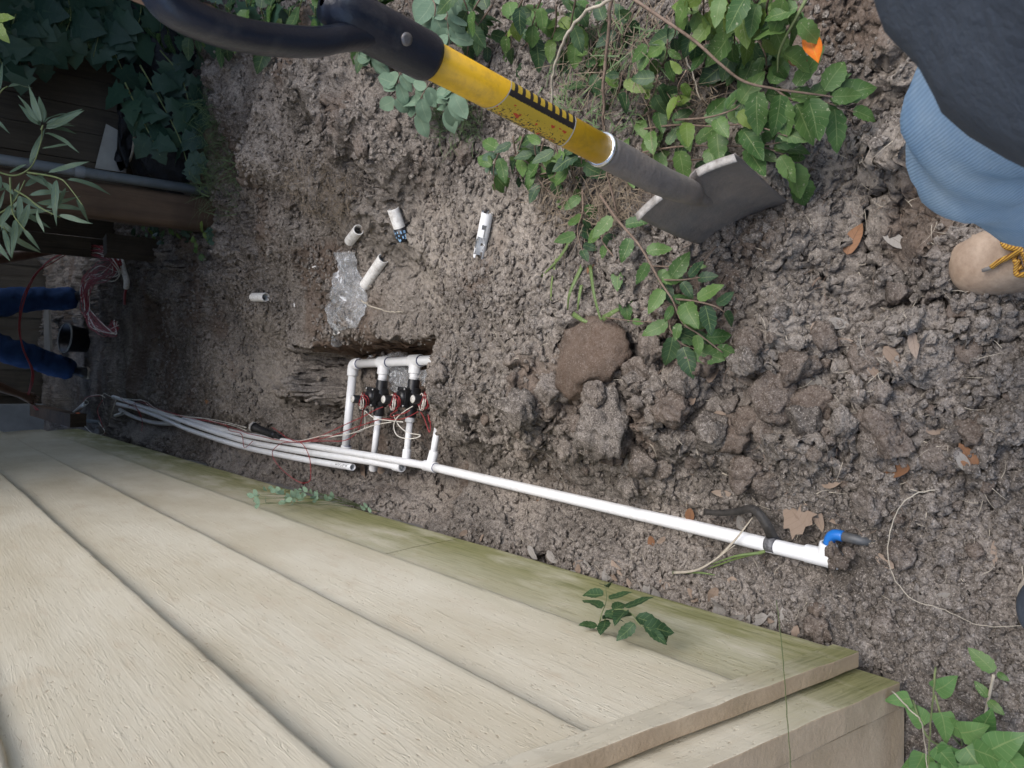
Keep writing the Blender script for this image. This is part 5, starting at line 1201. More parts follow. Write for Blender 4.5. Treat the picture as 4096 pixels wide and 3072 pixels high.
for k, (u, v, s) in enumerate(((3324, 2204, .011), (3352, 2214, .008), (3366, 2246, .015), (3398, 2214, .012), (3330, 2258, .011))):
    o = clod('crumb of soil stuck on the tee fitting at the pipe end', u, v, s, 300 + k, .8, SOIL, 'soil on the tee fitting', .1, .3, 1.2, k)
    dz_ = P(u, v, .030) - np.array([vv.co[:] for vv in o.data.vertices]).mean(0); o.location = Vector(dz_)
clod('grey lump of soil in front of the shovel blade tip', 3120, 1255, 0.024, 15, .7)
clod('big soil lump between clay lump and trench', 2080, 1640, 0.050, 16, .7, SOIL, None, .35, 0, 1.3, .9)
for k in range(150):
    r_ = RL.random()
    if r_ < .55: u = RL.uniform(1900, 3700); v = 1350 + RL.uniform(0, 600)
    elif r_ < .75: u = RL.uniform(1000, 1900); v = RL.uniform(450, 1050)
    else: u = RL.uniform(3200, 4096); v = RL.uniform(1100, 2600)
    if abs(v - (1866 + (u - 1721) * .2332)) < 95: v -= 190
    if 1330 < u < 2060 and 720 < v < 1200: v -= 330
    clod(('loose grey-brown lump of soil on the broken ridge between branch and pipe', 'loose lump of soil on the high spoil heap under the grip', 'loose lump of soil on the trodden ground near the boot')[0 if r_ < .55 else 1 if r_ < .75 else 2], u, v, (.008 + .028 * RL.random() ** 2.2) * (1.25 if r_ < .75 else .8), 40 + k, RL.uniform(.6, .85), SOIL, ('lumps on the soil ridge', 'lumps on the spoil heap', 'lumps near the boot')[0 if r_ < .55 else 1 if r_ < .75 else 2], .25, RL.uniform(0, .5), RL.uniform(.8, 1.4), RL.uniform(0, 3), .5)
# small oddments
st = tag(empty('cotton_swab', tuple(P(4085, 1775, .04))), 'thin white stick with a rounded tip at the right edge of the soil', 'stick'); V, F = lathe([(0, .0006), (.001, .0032), (.006, .0036), (.010, .0022), (.05, .0014), (.051, .0003)], P(4068, 1752, .042), P(4130, 1830, .04) - P(4068, 1752, .042), 10); mesh('tip_and_stem', V, F, st, PVCD)
for lb, a_, b_ in (('tiny white stick on the soil left of the plastic bag', (1240, 1074), (1266, 1066)), ('tiny white chip standing on the soil near the small offcut', (1181, 1212), (1182, 1228))):
    o = tube_obj('white_chip', [G(*a_, .004), G(*b_, .004)], .003, None, PVCD, 6); tag(o, lb, 'chip')

# ------------------------------------------------------------------ background: fence, post, sacks
WOODF = None
def wood_material(name, a, b, sc=1.0, axis='z'):
    m, nt, bs = newmat(name); co = coord(nt); info = nt.nodes.new('ShaderNodeObjectInfo'); ad = nt.nodes.new('ShaderNodeVectorMath'); ad.operation = 'ADD'
    cx = nt.nodes.new('ShaderNodeCombineXYZ'); nt.links.new(mth(nt, 'MULTIPLY', info.outputs['Random'], 31.0), cx.inputs[2]); nt.links.new(co, ad.inputs[0]); nt.links.new(cx.outputs[0], ad.inputs[1])
    v = mapping(nt, ad.outputs[0], (40, 40, 2.0) if axis == 'z' else (2.0, 40, 40)); g = noise(nt, v, 1.0 * sc, 6, 0.7, 1.0); bl = noise(nt, ad.outputs[0], 4, 4, 0.6)
    c = ramp(nt, g.outputs[0], [(0.3, a), (0.7, b)]).outputs[0]; c = mixc(nt, ramp(nt, bl.outputs[0], [(0.45, 0.0), (0.7, 0.6)]).outputs[0], c, tuple(0.5 * x for x in a))
    c = mixc(nt, mth(nt, 'MULTIPLY', info.outputs['Random'], 0.35), c, tuple(0.6 * x for x in b)); nt.links.new(c, bs.inputs['Base Color']); bs.inputs['Roughness'].default_value = 0.85; bump(nt, bs, g.outputs[0], 0.7, 0.006); return m
FENCEW = wood_material('weathered_fence_wood', (0.050, 0.038, 0.028), (0.105, 0.085, 0.062)); POSTW = wood_material('rough_brown_post_wood', (0.055, 0.032, 0.019), (0.12, 0.075, 0.046), 0.7)
def upright(name, x, y, w_, t_, z0, z1, parent, mat, yaw=0.0, seed=0, dog=0.0):
    n = 14; V = []; F = []; rs = random.Random(seed); c, s = math.cos(yaw), math.sin(yaw)
    for i in range(n):
        z = z0 + (z1 - z0) * i / (n - 1)
        for a, b in ((-1, -1), (1, -1), (1, 1), (-1, 1)):
            px = a * w_ / 2 * (1 + rs.uniform(-.012, .012)); py = b * t_ / 2 + rs.uniform(-.0015, .0015)
            V.append((x + px * c - py * s, y + px * s + py * c, z))
    for i in range(n - 1):
        for k in range(4): F.append((i * 4 + k, i * 4 + (k + 1) % 4, i * 4 + 4 + (k + 1) % 4, i * 4 + 4 + k))
    F.append((3, 2, 1, 0)); F.append(tuple((n - 1) * 4 + k for k in range(4))); return mesh(name, V, F, parent, mat, False)
fn = tag(empty('board_fence', (2.0, 4.7, 0)), 'weathered fence of upright grey-brown boards behind the black sack and vine', 'fence')
x = 0.86
k = 0
while x < 4.2:
    w_ = 0.138 + 0.006 * ((k * 7) % 5 - 2) / 2; upright('fence_board', x + w_ / 2, 4.72 + 0.004 * (k % 2), w_, 0.018, 0.02, 1.95 + .02 * ((k * 3) % 4), fn, FENCEW, 0.0, k); x += w_ + 0.004; k += 1
for z in (0.35, 1.0, 1.7): m = MB(); m.box((2.53, 4.76, z), (1.67, 0.02, 0.045)); m.build('rail', fn, FENCEW, False)
fn2 = tag(empty('board_fence', (1.1, 6.4, 0)), 'short dark run of fence boards behind the timber post', 'fence')
for k in range(5): upright('fence_board', 0.93 + 0.143 * k, 6.42, 0.138, 0.02, 0.0, 1.9, fn2, FENCEW, 0, 40 + k)
fn3 = tag(empty('board_fence', (0, 10.2, 0)), 'dark board fence at the far end behind the second worker', 'fence')
for k in range(44): upright('fence_board', -3.0 + 0.143 * k, 10.2 + .012 * (k % 2), 0.150, 0.02, -0.1, 1.9, fn3, FENCEW, 0, 60 + k)
ps = tag(empty('timber_post', (0.85, 4.2, 0)), 'thick rough brown timber post standing beside the grey conduit', 'post')
def timber(x, y, w_, z0, z1, parent):
    n = 60; sg = 20; V = []; F = []
    for i in range(n):
        z = z0 + (z1 - z0) * i / (n - 1)
        for k in range(sg):
            t_ = 2 * math.pi * k / sg; c_, s_ = math.cos(t_), math.sin(t_); q = (abs(c_) ** 5 + abs(s_) ** 5) ** (-1 / 5.0)
            rr = w_ / 2 * q * (1 + 0.05 * float(fbm(np.array([k * 0.35]), np.array([z * 2.0]), 1.0, 3, 77)[0])); V.append((x + rr * c_, y + rr * s_, z + 0.01 * math.sin(k)))
    for i in range(n - 1):
        for k in range(sg): F.append((i * sg + k, i * sg + (k + 1) % sg, (i + 1) * sg + (k + 1) % sg, (i + 1) * sg + k))
    F.append(tuple(range(sg - 1, -1, -1))); F.append(tuple((n - 1) * sg + k for k in range(sg))); return mesh('trunk_of_post', V, F, parent, POSTW)
timber(0.835, 4.22, 0.165, -0.05, 2.4, ps).name = 'timber'
GREYC = pmat('grey_conduit', (0.13, 0.16, 0.19), (0.19, 0.22, 0.25), 10, 0.5, dirt=(0.09, 0.08, 0.07), dirt_amt=.4, dirt_scale=12)
cd = tag(empty('conduit', (0.95, 4.12, 0)), 'upright grey plastic conduit fixed beside the timber post', 'conduit'); tube_obj('tube_wall', [(0.945, 4.14, -0.02), (0.945, 4.14, 2.4)], 0.0235, cd, GREYC, 18)
V, F = lathe([(0, .026), (.012, .0275), (.03, .0275), (.042, .026)], (0.945, 4.14, 0.62), (0, 0, 1), 18); mesh('coupling', V, F, cd, GREYC)
stub = tag(MB().build('x') if False else upright('cut_post_stub', 0.80, 5.35, 0.12, 0.10, -0.05, 0.30, None, FENCEW, 0.2, 91), 'short cut-off wooden stub beyond the foot of the timber post', 'post')
# black sacks
SACK = pmat('black_plastic_sack', (0.006, 0.007, 0.010), (0.014, 0.015, 0.020), 6, 0.62, 0.8, 16, bdist=.03)
def sack(label, c, rx, ry, h, seed, tie=True):
    t = tag(empty('plastic_sack', (c[0], c[1], c[2])), label, 'sack'); n, sg = 22, 40; V = []; F = []
    for i in range(n):
        f = i / (n - 1); pr = (0.75 + 0.25 * math.sin(math.pi * min(1, f * 1.5))) * (1 - 0.72 * sst(0.72, 0.93, np.array(f)) + 0.5 * sst(0.93, 1.0, np.array(f)))
        for k in range(sg):
            t_ = 2 * math.pi * k / sg; fo = 1 + 0.035 * math.sin(t_ * 7 + seed + 5 * f + 2 * math.sin(t_ * 2 + seed)) * (0.4 + f) + 0.16 * float(vnoise(np.array([3 * math.cos(t_) + seed]), np.array([3 * math.sin(t_) + 4 * f]), 1.0, 9)[0])
            V.append((c[0] + rx * pr * fo * math.cos(t_), c[1] + ry * pr * fo * math.sin(t_), c[2] + h * f + 0.02 * math.sin(3 * t_ + seed)))
    for i in range(n - 1):
        for k in range(sg): F.append((i * sg + k, i * sg + (k + 1) % sg, (i + 1) * sg + (k + 1) % sg, (i + 1) * sg + k))
    F.append(tuple((n - 1) * sg + k for k in range(sg))); mesh('sack_body', V, F, t, SACK)
    if tie: ring((c[0], c[1], c[2] + h * 0.90), (0, 0, 1), rx * 0.42, t, 0.012, STEMW).name = 'tie'
sack('tall black plastic sack standing against the fence beside the white scrap', (1.22, 4.45, 0.0), 0.27, 0.17, 0.40, 1)
sack('second black plastic sack under the vine at the top of the fence', (1.78, 4.42, 0.05), 0.28, 0.18, 0.46, 4)
sb = [PYp(380, 672, 4.62), PYp(428, 680, 4.60), PYp(505, 690, 4.58), PYp(515, 545, 4.60), PYp(470, 520, 4.62), PYp(425, 495, 4.63)]
m = MB(); nb = len(sb)
for q in sb: m.V.append(q)
for q in sb: m.V.append(q + arr(0, 0.008, 0))
m.F.append(tuple(range(nb))); m.F.append(tuple(range(2 * nb - 1, nb - 1, -1)))
for k in range(nb): m.F.append((k, nb + k, nb + (k + 1) % nb, (k + 1) % nb))
tag(m.build('board_scrap', None, pmat('pale_board_scrap', (0.30, 0.29, 0.26), (0.42, 0.41, 0.38), 8, .85, .3, 60), False), 'torn whitish board scrap leaning on the fence above the conduit', 'scrap')

# vine over the fence
vn = plant('vine', 'dark lobed-leaf vine climbing over the fence and black sacks', 'vine', (1.9, 4.5, .05))
def fp(u, v, dy=0.0): return PYp(u, v, 4.5 + dy)
for pts, n in ([[(930, 250), (800, 130), (600, 60), (400, -40)], 12], [[(850, 750), (760, 620), (700, 480), (620, 330), (560, 190), (470, 80)], 22], [[(700, 480), (560, 330), (500, 200), (420, 110), (300, 30)], 16], [[(420, 110), (330, 120), (250, 60), (200, -30)], 10], [[(300, 150), (200, 140), (130, 170), (60, 120), (-20, 140)], 12], [[(250, 60), (170, 200), (150, 110), (60, 30)], 10], [[(760, 620), (800, 560), (820, 460), (830, 360)], 9], [[(850, 700), (790, 700), (740, 660)], 7], [[(560, 190), (620, 120), (640, 30), (620, -30)], 9], [[(480, 160), (380, 60), (330, -30)], 9], [[(330, 210), (260, 130), (180, 60), (100, -20)], 12], [[(120, 230), (60, 200), (20, 90), (-20, 30)], 10], [[(640, 420), (590, 280), (560, 120), (480, 20)], 13], [[(820, 620), (740, 520), (650, 400), (600, 260)], 14]):
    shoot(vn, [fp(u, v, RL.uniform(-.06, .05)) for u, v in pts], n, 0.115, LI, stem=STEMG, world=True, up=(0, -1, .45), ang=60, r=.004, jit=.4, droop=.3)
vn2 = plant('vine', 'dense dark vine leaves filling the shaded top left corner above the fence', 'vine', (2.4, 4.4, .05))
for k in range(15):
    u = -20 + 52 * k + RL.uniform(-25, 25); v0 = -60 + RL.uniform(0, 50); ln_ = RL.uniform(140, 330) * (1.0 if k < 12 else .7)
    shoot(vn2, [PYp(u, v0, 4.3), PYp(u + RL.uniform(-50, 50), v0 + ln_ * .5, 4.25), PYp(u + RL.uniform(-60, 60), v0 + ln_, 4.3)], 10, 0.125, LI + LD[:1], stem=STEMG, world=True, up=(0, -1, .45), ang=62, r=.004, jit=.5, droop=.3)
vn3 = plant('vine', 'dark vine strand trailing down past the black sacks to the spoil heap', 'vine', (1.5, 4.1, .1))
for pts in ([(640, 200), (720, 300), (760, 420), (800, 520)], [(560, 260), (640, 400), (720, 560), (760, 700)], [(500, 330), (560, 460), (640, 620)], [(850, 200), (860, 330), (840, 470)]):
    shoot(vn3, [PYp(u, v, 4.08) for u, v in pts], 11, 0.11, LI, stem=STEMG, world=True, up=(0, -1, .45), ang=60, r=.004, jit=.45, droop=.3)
vw = plant('weed_clump', 'green weeds with small pointed leaves in the shade under the black grip', 'weed', P(1000, 150, .2))
for k in range(26):
    u = 640 + 36 * k + RL.uniform(-20, 20); v0 = -30 + RL.uniform(0, 70)
    shoot(vw, [(u, v0, .42), (u + RL.uniform(-30, 30), v0 + 70, .36), (u + RL.uniform(-40, 40), v0 + 170 + RL.uniform(0, 80), .24)], 7, 0.085, (LD, LG, LI, LD)[k % 4], stem=STEMG, ang=60, jit=.6)
w2 = plant('weed_clump', 'small bright weeds at the foot of the timber post', 'weed', P(700, 950, .05))
for k in range(12):
    u = 560 + 27 * k; v0 = 900 + RL.uniform(-10, 90); shoot(w2, [(u, v0 + 40, .03), (u - 20, v0, .10), (u - 30, v0 - 20, .15)], 5, 0.050, (LD, LG, LL, LI)[k % 4], stem=STEMG, ang=60, jit=.6, r=.0015)

# ------------------------------------------------------------------ tree that shades the far end
BARK = pmat('grey_brown_bark', (0.06, 0.048, 0.038), (0.14, 0.115, 0.09), 22, 0.9, 0.8, 40, bdist=.02)
tr = tag(empty('tree', (2.3, 7.2, 0)), 'tree beyond the fence with narrow grey-green leaves on drooping branches', 'tree')
tube_obj('trunk', spline([(2.3, 7.2, -0.1), (2.28, 7.1, 0.9), (2.1, 6.9, 2.0), (1.8, 6.6, 3.0), (1.6, 6.4, 4.2)], 6), list(np.linspace(.17, .05, 25)), tr, BARK, 14)
for pts in ([(2.12, 6.9, 1.95), (1.2, 6.2, 2.9), (0.3, 5.4, 3.3), (-.6, 4.9, 3.4)], [(1.85, 6.65, 2.9), (2.6, 5.8, 3.6), (3.2, 4.8, 3.9)], [(1.8, 6.6, 3.0), (0.8, 7.6, 3.8), (-.2, 8.6, 4.1)], [(2.0, 6.8, 2.3), (1.5, 5.4, 3.0), (1.3, 4.2, 3.1), (1.1, 3.4, 2.6)]):
    tube_obj('limb', spline(pts, 6), list(np.linspace(.07, .015, (len(pts) - 1) * 6 + 1)), tr, BARK, 8)
nl = 100000; cen = np.array([(0.1, 4.6, 2.7), (2.0, 4.4, 2.9), (3.4, 4.2, 3.1), (-.2, 6.4, 2.7), (1.4, 6.2, 2.9), (0.8, 8.2, 2.6), (-.5, 7.5, 2.6), (2.2, 3.2, 3.0), (3.6, 2.9, 3.2), (1.9, 2.7, 2.6), (2.9, 2.3, 2.8), (1.0, 3.9, 2.9), (4.6, 3.8, 3.2), (3.2, 5.6, 2.8), (0.2, 5.8, 3.3), (1.6, 5.3, 3.6), (2.9, 5.0, 3.8), (0.4, 7.4, 3.8), (1.8, 7.2, 4.3), (-0.6, 8.6, 3.9), (1.0, 9.2, 4.0), (-.5, 5.0, 3.3), (3.2, 7.0, 3.9), (1.2, 4.1, 3.2), (2.4, 3.9, 3.5), (-1.4, 6.6, 3.9), (2.6, 8.8, 4.2), (-.2, 10.2, 3.4), (1.6, 10.6, 3.4), (3.6, 9.8, 3.6)]); rr_ = np.array([.9, .9, .75, .85, .9, .9, .9, .9, .9, .9, .9, .9, .9, .9, .9, 1.0, 1.0, 1.0, 1.0, 1.0, 1.0, .7, 1.0, .8, .8, .9, 1, 1., 1., 1.])  # crown widened with extra clumps, added out of view to shade the far soil
ci = RNG.integers(0, len(cen), nl); dv = RNG.normal(size=(nl, 3)); dv /= np.linalg.norm(dv, axis=1)[:, None]; pc = cen[ci] + dv * (rr_[ci] * RNG.random(nl) ** .4)[:, None] * np.array([1.15, 1.15, .62])
da = RNG.normal(size=(nl, 3)) + np.array([0, 0, -.6]); da /= np.linalg.norm(da, axis=1)[:, None]; db = np.cross(da, RNG.normal(size=(nl, 3))); db /= np.linalg.norm(db, axis=1)[:, None]
LL_ = 0.13 + .06 * RNG.random((nl, 1)); V = np.stack([pc, pc + da * LL_ * .5 + db * .028, pc + da * LL_, pc + da * LL_ * .5 - db * .028], 1).reshape(-1, 3)
cr = npmesh('crown', V, np.arange(nl * 4).reshape(-1, 4), tr, WILLOW, False); cr['kind'] = 'stuff'
def wp(u, v, d): return PD(u, v, d)
for pts, n in ([[(-60, 660, 2.7), (0, 690, 2.65), (60, 702, 2.6), (110, 680, 2.6), (140, 640, 2.55), (165, 560, 2.55), (168, 520, 2.5)], 6], [[(-40, 870, 2.7), (20, 840, 2.65), (60, 800, 2.6), (100, 720, 2.6)], 7], [[(110, 690, 2.6), (180, 700, 2.55), (240, 715, 2.5), (270, 740, 2.5), (330, 820, 2.5)], 6], [[(60, 760, 2.6), (110, 790, 2.55), (160, 830, 2.5), (240, 870, 2.5)], 7], [[(40, 710, 2.6), (45, 800, 2.6), (55, 860, 2.55), (100, 920, 2.5)], 6], [[(-60, 470, 2.6), (0, 370, 2.5), (30, 345, 2.5)], 3], [[(165, 520, 2.5), (170, 505, 2.5), (172, 500, 2.5)], 14], [[(-60, 950, 2.7), (0, 905, 2.6), (30, 930, 2.6)], 4]):
    shoot(tr, [wp(*q) for q in pts], n, 0.105, LW, stem=STEMG, world=True, up=(0.1, -1, .3), ang=48, r=.0035, jit=.55, droop=.15)
shoot(tr, [(1.1, 3.4, 2.6), (0.95, 2.75, 2.2), (0.9, 2.45, 1.6), wp(-60, 660, 2.7)], 10, .11, LW, stem=STEMG, world=True, r=.008, up=(0, -1, .3))
bt_ = plant('yellow_green_sprig', 'two bright yellow-green leaves at the top left corner', 'sprig', wp(-60, 80, 2.0))  # sprig in the plain yellow-green leaf colour
shoot(bt_, [wp(-120, 60, 2.0), wp(-60, 80, 2.0), wp(-20, 75, 2.0)], 4, .06, LL, stem=STEMG, world=True, up=(0, -1, .4), ang=30)

# leafy screen added on the open side, out of view, to darken the ground
hg = tag(empty('hedge', (2.6, 3.8, .1)), 'tall dense hedge standing on the open side beyond the shrubs', 'hedge')
nh = 26000; hp = np.stack([1.75 + 1.5 * RNG.random(nh), 2.7 + 3.2 * RNG.random(nh), .15 + 2.7 * RNG.random(nh)], 1); hp[:, 0] += np.clip(hp[:, 1] - 2.7, 0, None) * .55 + .2; hp[:, 0] += .25 * fbm(hp[:, 1], hp[:, 2], .6, 2, 401); ha = RNG.normal(size=(nh, 3)); ha /= np.linalg.norm(ha, axis=1)[:, None]; hb = np.cross(ha, RNG.normal(size=(nh, 3))); hb /= np.linalg.norm(hb, axis=1)[:, None]
V = np.stack([hp, hp + ha * .04 + hb * .028, hp + ha * .09, hp + ha * .04 - hb * .028], 1).reshape(-1, 3); o = npmesh('foliage', V, np.arange(nh * 4).reshape(-1, 4), hg, DKGREEN, False); o['kind'] = 'stuff'
for k in range(6): tube_obj('stem', spline([(2.1 + .2 * (k % 3), 2.9 + .5 * k, 0.05), (2.2 + .1 * k % 1, 2.95 + .5 * k, 1.2), (2.4, 3.0 + .45 * k, 2.6)], 5), .02, hg, BARK, 8)

# ------------------------------------------------------------------ far end of the trench
WOODP = wood_material('grey_plank', (0.12, 0.11, 0.095), (0.20, 0.185, 0.16), 1, 'x')
m = MB(); m.box((0.38, 9.0, 0.10), (0.32, 0.16, 0.010), axes_from((1, .35, 0.0))); tag(m.build('plank', None, WOODP, False), 'grey plank lying between the legs of the far worker', 'plank')
bk = tag(empty('bucket', (0.34, 7.75, -.06)), 'black bucket on the ground between the far worker\'s feet', 'bucket')
V, F = lathe([(0, .001), (0, .10), (.20, .125), (.205, .13), (.205, .122), (.02, .095), (.02, .001)], (0.32, 7.95, -.08), (0.1, -.25, 1), 26); mesh('bucket_body', V, F, bk, BLACKP)
V, F = lathe([(.200, .124), (.200, .135), (.212, .135), (.212, .124)], (0.32, 7.95, -.08), (0.1, -.25, 1), 26); mesh('rim', V, F, bk, pmat('pale_rim', (.2, .2, .2), (.4, .4, .38), 8, .5))
m = MB(); m.box(P(195, 1352, .02), (0.06, 0.035, 0.004), axes_from((.7, .5, .2))); tag(m.build('paper_scrap', None, PVCD, False), 'bright white scrap of paper beside the black bucket', 'scrap')
gc = tag(empty('conduit', tuple(P(270, 1665, .05))), 'grey plastic conduit lying on the ground at the far end of the wall', 'conduit'); tube_obj('tube_wall', [P(150, 1641, .12), P(395, 1691, .0)], 0.016, gc, GREYC, 14)
tb = tag(empty('timber_offcut', tuple(P(150, 1706, .0))), 'dark timber lying along the foot of the wall at its far end', 'timber'); m = MB(); m.box(((-0.36), 8.6, 0.09), (0.055, 1.2, 0.06)); m.build('beam', tb, POSTW, False)
rt = tag(empty('tyre', (-0.25, 9.2, .1)), 'dark wheel leaning near the far end of the wall', 'wheel')
wc = P(60, 1640, .12); V, F = lathe([(-.05, .06), (-.05, .13), (-.03, .15), (.03, .15), (.05, .13), (.05, .06)], wc, (.6, -1, .3), 28); mesh('tread', V, F, rt, BLACKP); V, F = lathe([(-.052, .058), (-.03, .03), (-.03, .001)], wc, (.6, -1, .3), 20); mesh('hub', V, F, rt, GREYC); rt.location = Vector(wc)
m = MB(); m.box((-0.95, 10.05, .45), (.65, .10, .55)); tag(m.build('concrete_block_pile', None, pmat('grey_concrete', (.12, .12, .12), (.2, .2, .2), 5, .9, .4, 40), False, bevel=.01), 'grey concrete slab standing at the far end beyond the house wall', 'concrete')
wp2 = tag(empty('white_pipe_piece', tuple(P(440, 1640, 0))), 'dirty white pipe piece with orange nozzle resting on the grey conduit', 'pipe'); hollow('tube_wall', P(255, 1690, .05), P(345, 1610, .06), .018, wp2, PVCD); V, F = lathe([(0, .018), (.02, .021), (.024, .012), (.025, .001)], P(315, 1660, .075), (.2, -1, .5), 14); mesh('nozzle', V, F, wp2, bpy.data.materials['orange_plastic'])
we = tag(empty('pipe_elbow_piece', tuple(P(500, 1080, .05))), 'white elbowed pipe with red wires coming out beside the wire tangle', 'pipe'); tube_obj('tube_wall', spline([P(472, 1030, .08), P(486, 1050, .10), P(495, 1085, .10), P(506, 1120, .09), P(505, 1150, .08)], 6), .019, we, PVCD, 14)
tk = tag(empty('wire_tangle', tuple(P(380, 1150, .05))), 'tangle of dark red and white wires at the far worker\'s feet', 'wire')
wire([(505, 1150, .08), (500, 1175, .07), (498, 1215, .02)], tk, REDW, .010, 'red_wire')
for k in range(26):
    j = lambda a: RL.uniform(-a, a)
    wire([(330 + j(25), 1010 + j(20), .12), (400 + j(30), 1005 + j(25), .2), (470 + j(20), 1050 + j(40), .15), (420 + j(40), 1090 + j(40), .12), (350 + j(20), 1130 + j(30), .10), (340 + j(20), 1210 + j(30), .06), (370 + j(25), 1290 + j(20), .04), (440 + j(25), 1330 + j(20), .03), (462 + j(15), 1300 + j(20), .03)], tk, WHTW if k % 5 == 0 else REDW, .0032, 'wire')
for k in range(4):
    j = lambda a: RL.uniform(-a, a)
    p = [PYp(310 + j(8), 1000 + j(8), 7.45), PYp(220 + j(10), 1035 + j(12), 7.3), PYp(140 + j(8), 1110 + j(10), 7.2), PYp(90 + j(6), 1220 + j(8), 7.2), PYp(76 + j(5), 1310 + j(8), 7.2), PYp(95 + j(5), 1400 + j(8), 7.2), PYp(125 + j(6), 1470 + j(6), 7.25), PYp(128 + j(6), 1530 + j(8), 7.3), PYp(112 + j(6), 1590, 7.45), PYp(150 + j(6), 1640, 7.6)]
    tube_obj('wire', spline(p, 7), .0035, tk, REDW, 6)
for pts, mt in (([(395, 1690, .02), (418, 1725, .02), (400, 1740, .01), (365, 1730, .02), (320, 1680, .06), (310, 1650, .07)], WHTW), ([(420, 1735, .0), (405, 1690, .03), (390, 1640, .0), (410, 1600, .02)], REDW), ([(340, 1600, .03), (360, 1585, .04), (400, 1580, .04), (420, 1590, .02)], WHTW), ([(330, 1620, .03), (345, 1590, .06), (400, 1582, .05)], REDW), ([(437, 1683, .02), (450, 1640, .03), (464, 1598, .0)], STEMW)):
    wire(pts, tk, mt, .0032)

# ------------------------------------------------------------------ people
SKIN = pmat('skin', (0.20, 0.115, 0.075), (0.27, 0.16, 0.11), 14, 0.55, 0.2, 120)
SKIN2 = pmat('tanned_skin', (0.10, 0.055, 0.036), (0.15, 0.085, 0.055), 14, 0.55, 0.2, 120)
HAIR = pmat('dark_hair', (0.012, 0.009, 0.007), (0.03, 0.022, 0.016), 60, 0.6, .5, 120)
def denim(name, a, b, wv=900.0):
    m, nt, bs = newmat(name); co = coord(nt); n1 = noise(nt, co, 9, 5, 0.65); n2 = noise(nt, co, 70, 4, .7)
    w_ = nd(nt, 'ShaderNodeTexWave', Scale=wv / 6.28, Distortion=0.6, Detail=1.0); w_.bands_direction = 'DIAGONAL'; nt.links.new(co, w_.inputs['Vector'])
    c = ramp(nt, n1.outputs[0], [(0.32, a), (0.66, b)]).outputs[0]; c = mixc(nt, mth(nt, 'MULTIPLY', n2.outputs[0], 0.35), c, tuple(x * .6 for x in a)); c = mixc(nt, mth(nt, 'MULTIPLY', w_.outputs['Fac'], 0.30), c, tuple(x * .55 for x in a))
    nt.links.new(c, bs.inputs['Base Color']); bs.inputs['Roughness'].default_value = .9; bs.inputs['Specular IOR Level'].default_value = .15; bump(nt, bs, mth(nt, 'ADD', w_.outputs['Fac'], n2.outputs[0]), .35, .0012); return m
JEANS = denim('light_denim', (0.22, 0.36, 0.54), (0.44, 0.58, 0.71)); JEANSD = denim('dark_denim', (0.018, 0.04, 0.11), (0.035, 0.075, 0.18)); NAVY = pmat('navy_jacket_cloth', (0.026, 0.034, 0.048), (0.062, 0.078, 0.102), 9, .85, .4, 55, bdist=.01)
def skin_mesh(name, nodes, edges, root, parent, mat, sub=2, wr=0.0, ws=0.05, seed=0):
    """continuous surface grown round a skeleton; nodes: (x,y,z,r)"""
    me = bpy.data.meshes.new(name); me.from_pydata([n[:3] for n in nodes], edges, []); o = bpy.data.objects.new(name, me); COL.objects.link(o)
    sk_ = o.modifiers.new('skin', 'SKIN'); sk_.use_smooth_shade = True
    for i, n in enumerate(nodes):
        sv = me.skin_vertices[0].data[i]; r_ = n[3]; sv.radius = (r_, n[4] if len(n) > 4 else r_); sv.use_root = (i == root)
    ss = o.modifiers.new('sub', 'SUBSURF'); ss.levels = sub; ss.render_levels = sub
    dg = bpy.context.evaluated_depsgraph_get(); m2 = bpy.data.meshes.new_from_object(o.evaluated_get(dg)); bpy.data.objects.remove(o); bpy.data.meshes.remove(me)
    m2.name = name
    if wr:
        m2.update(); co = np.array([v.co[:] for v in m2.vertices]); nr = np.array([v.normal[:] for v in m2.vertices])
        d_ = fbm(co[:, 0] * 1.0 + co[:, 2] * .6 + seed, co[:, 1] + co[:, 2] * .8, ws, 3, 101 + seed, .55); rd = 1 - np.abs(fbm(co[:, 0] * .7 + co[:, 2] * 1.1, co[:, 1] - co[:, 2] * .5 + seed, ws * 1.6, 2, 131 + seed)) * 2
        co = co + nr * (wr * (0.6 * d_ + 0.7 * rd))[:, None]; m2.vertices.foreach_set('co', co.astype(np.float32).ravel()); m2.update()
    m2.materials.clear(); m2.materials.append(mat); m2.polygons.foreach_set('use_smooth', [True] * len(m2.polygons)); return link(name, m2, parent)
def chain(nodes, edges, pts, start=None):
    i0 = len(nodes); prev = start
    for p in pts:
        nodes.append(tuple(p)); i = len(nodes) - 1
        if prev is not None: edges.append((prev, i))
        prev = i
    return prev
# the person with the shovel
P1 = tag(empty('person', (0.3, 0.05, 0)), 'person in navy jacket and light jeans stepping forward, one hand on the shovel grip', 'person')
bar = lambda al, s, nn: topc + a_up * al + sD * s + nD * nn
N1 = []; E1 = []
pel = chain(N1, E1, [(0.36, -0.16, 0.84, .15)]); ch = chain(N1, E1, [(0.39, -0.13, 1.02, .14), (0.43, -0.11, 1.22, .155), (0.46, -0.09, 1.40, .13)], pel)
nk = chain(N1, E1, [(0.48, -0.08, 1.50, .058), (0.49, -0.06, 1.60, .09), (0.49, -0.045, 1.70, .098), (0.49, -0.055, 1.77, .06)], ch)
kneeL = (0.255, 0.345, 0.49)
for hip, kn, an in (((0.27, -0.14, .82), kneeL, (0.175, 0.285, .12)), ((0.46, -0.15, .82), (0.48, 0.10, .46), (0.47, -0.02, .12))):
    chain(N1, E1, [(*hip, .085), (*((np.array(hip) + kn) / 2), .075), (*kn, .056), (*((np.array(kn) * .6 + np.array(an) * .4)), .055), (*an, .038)], pel)
wr_ = bar(.325, -.020, .115)
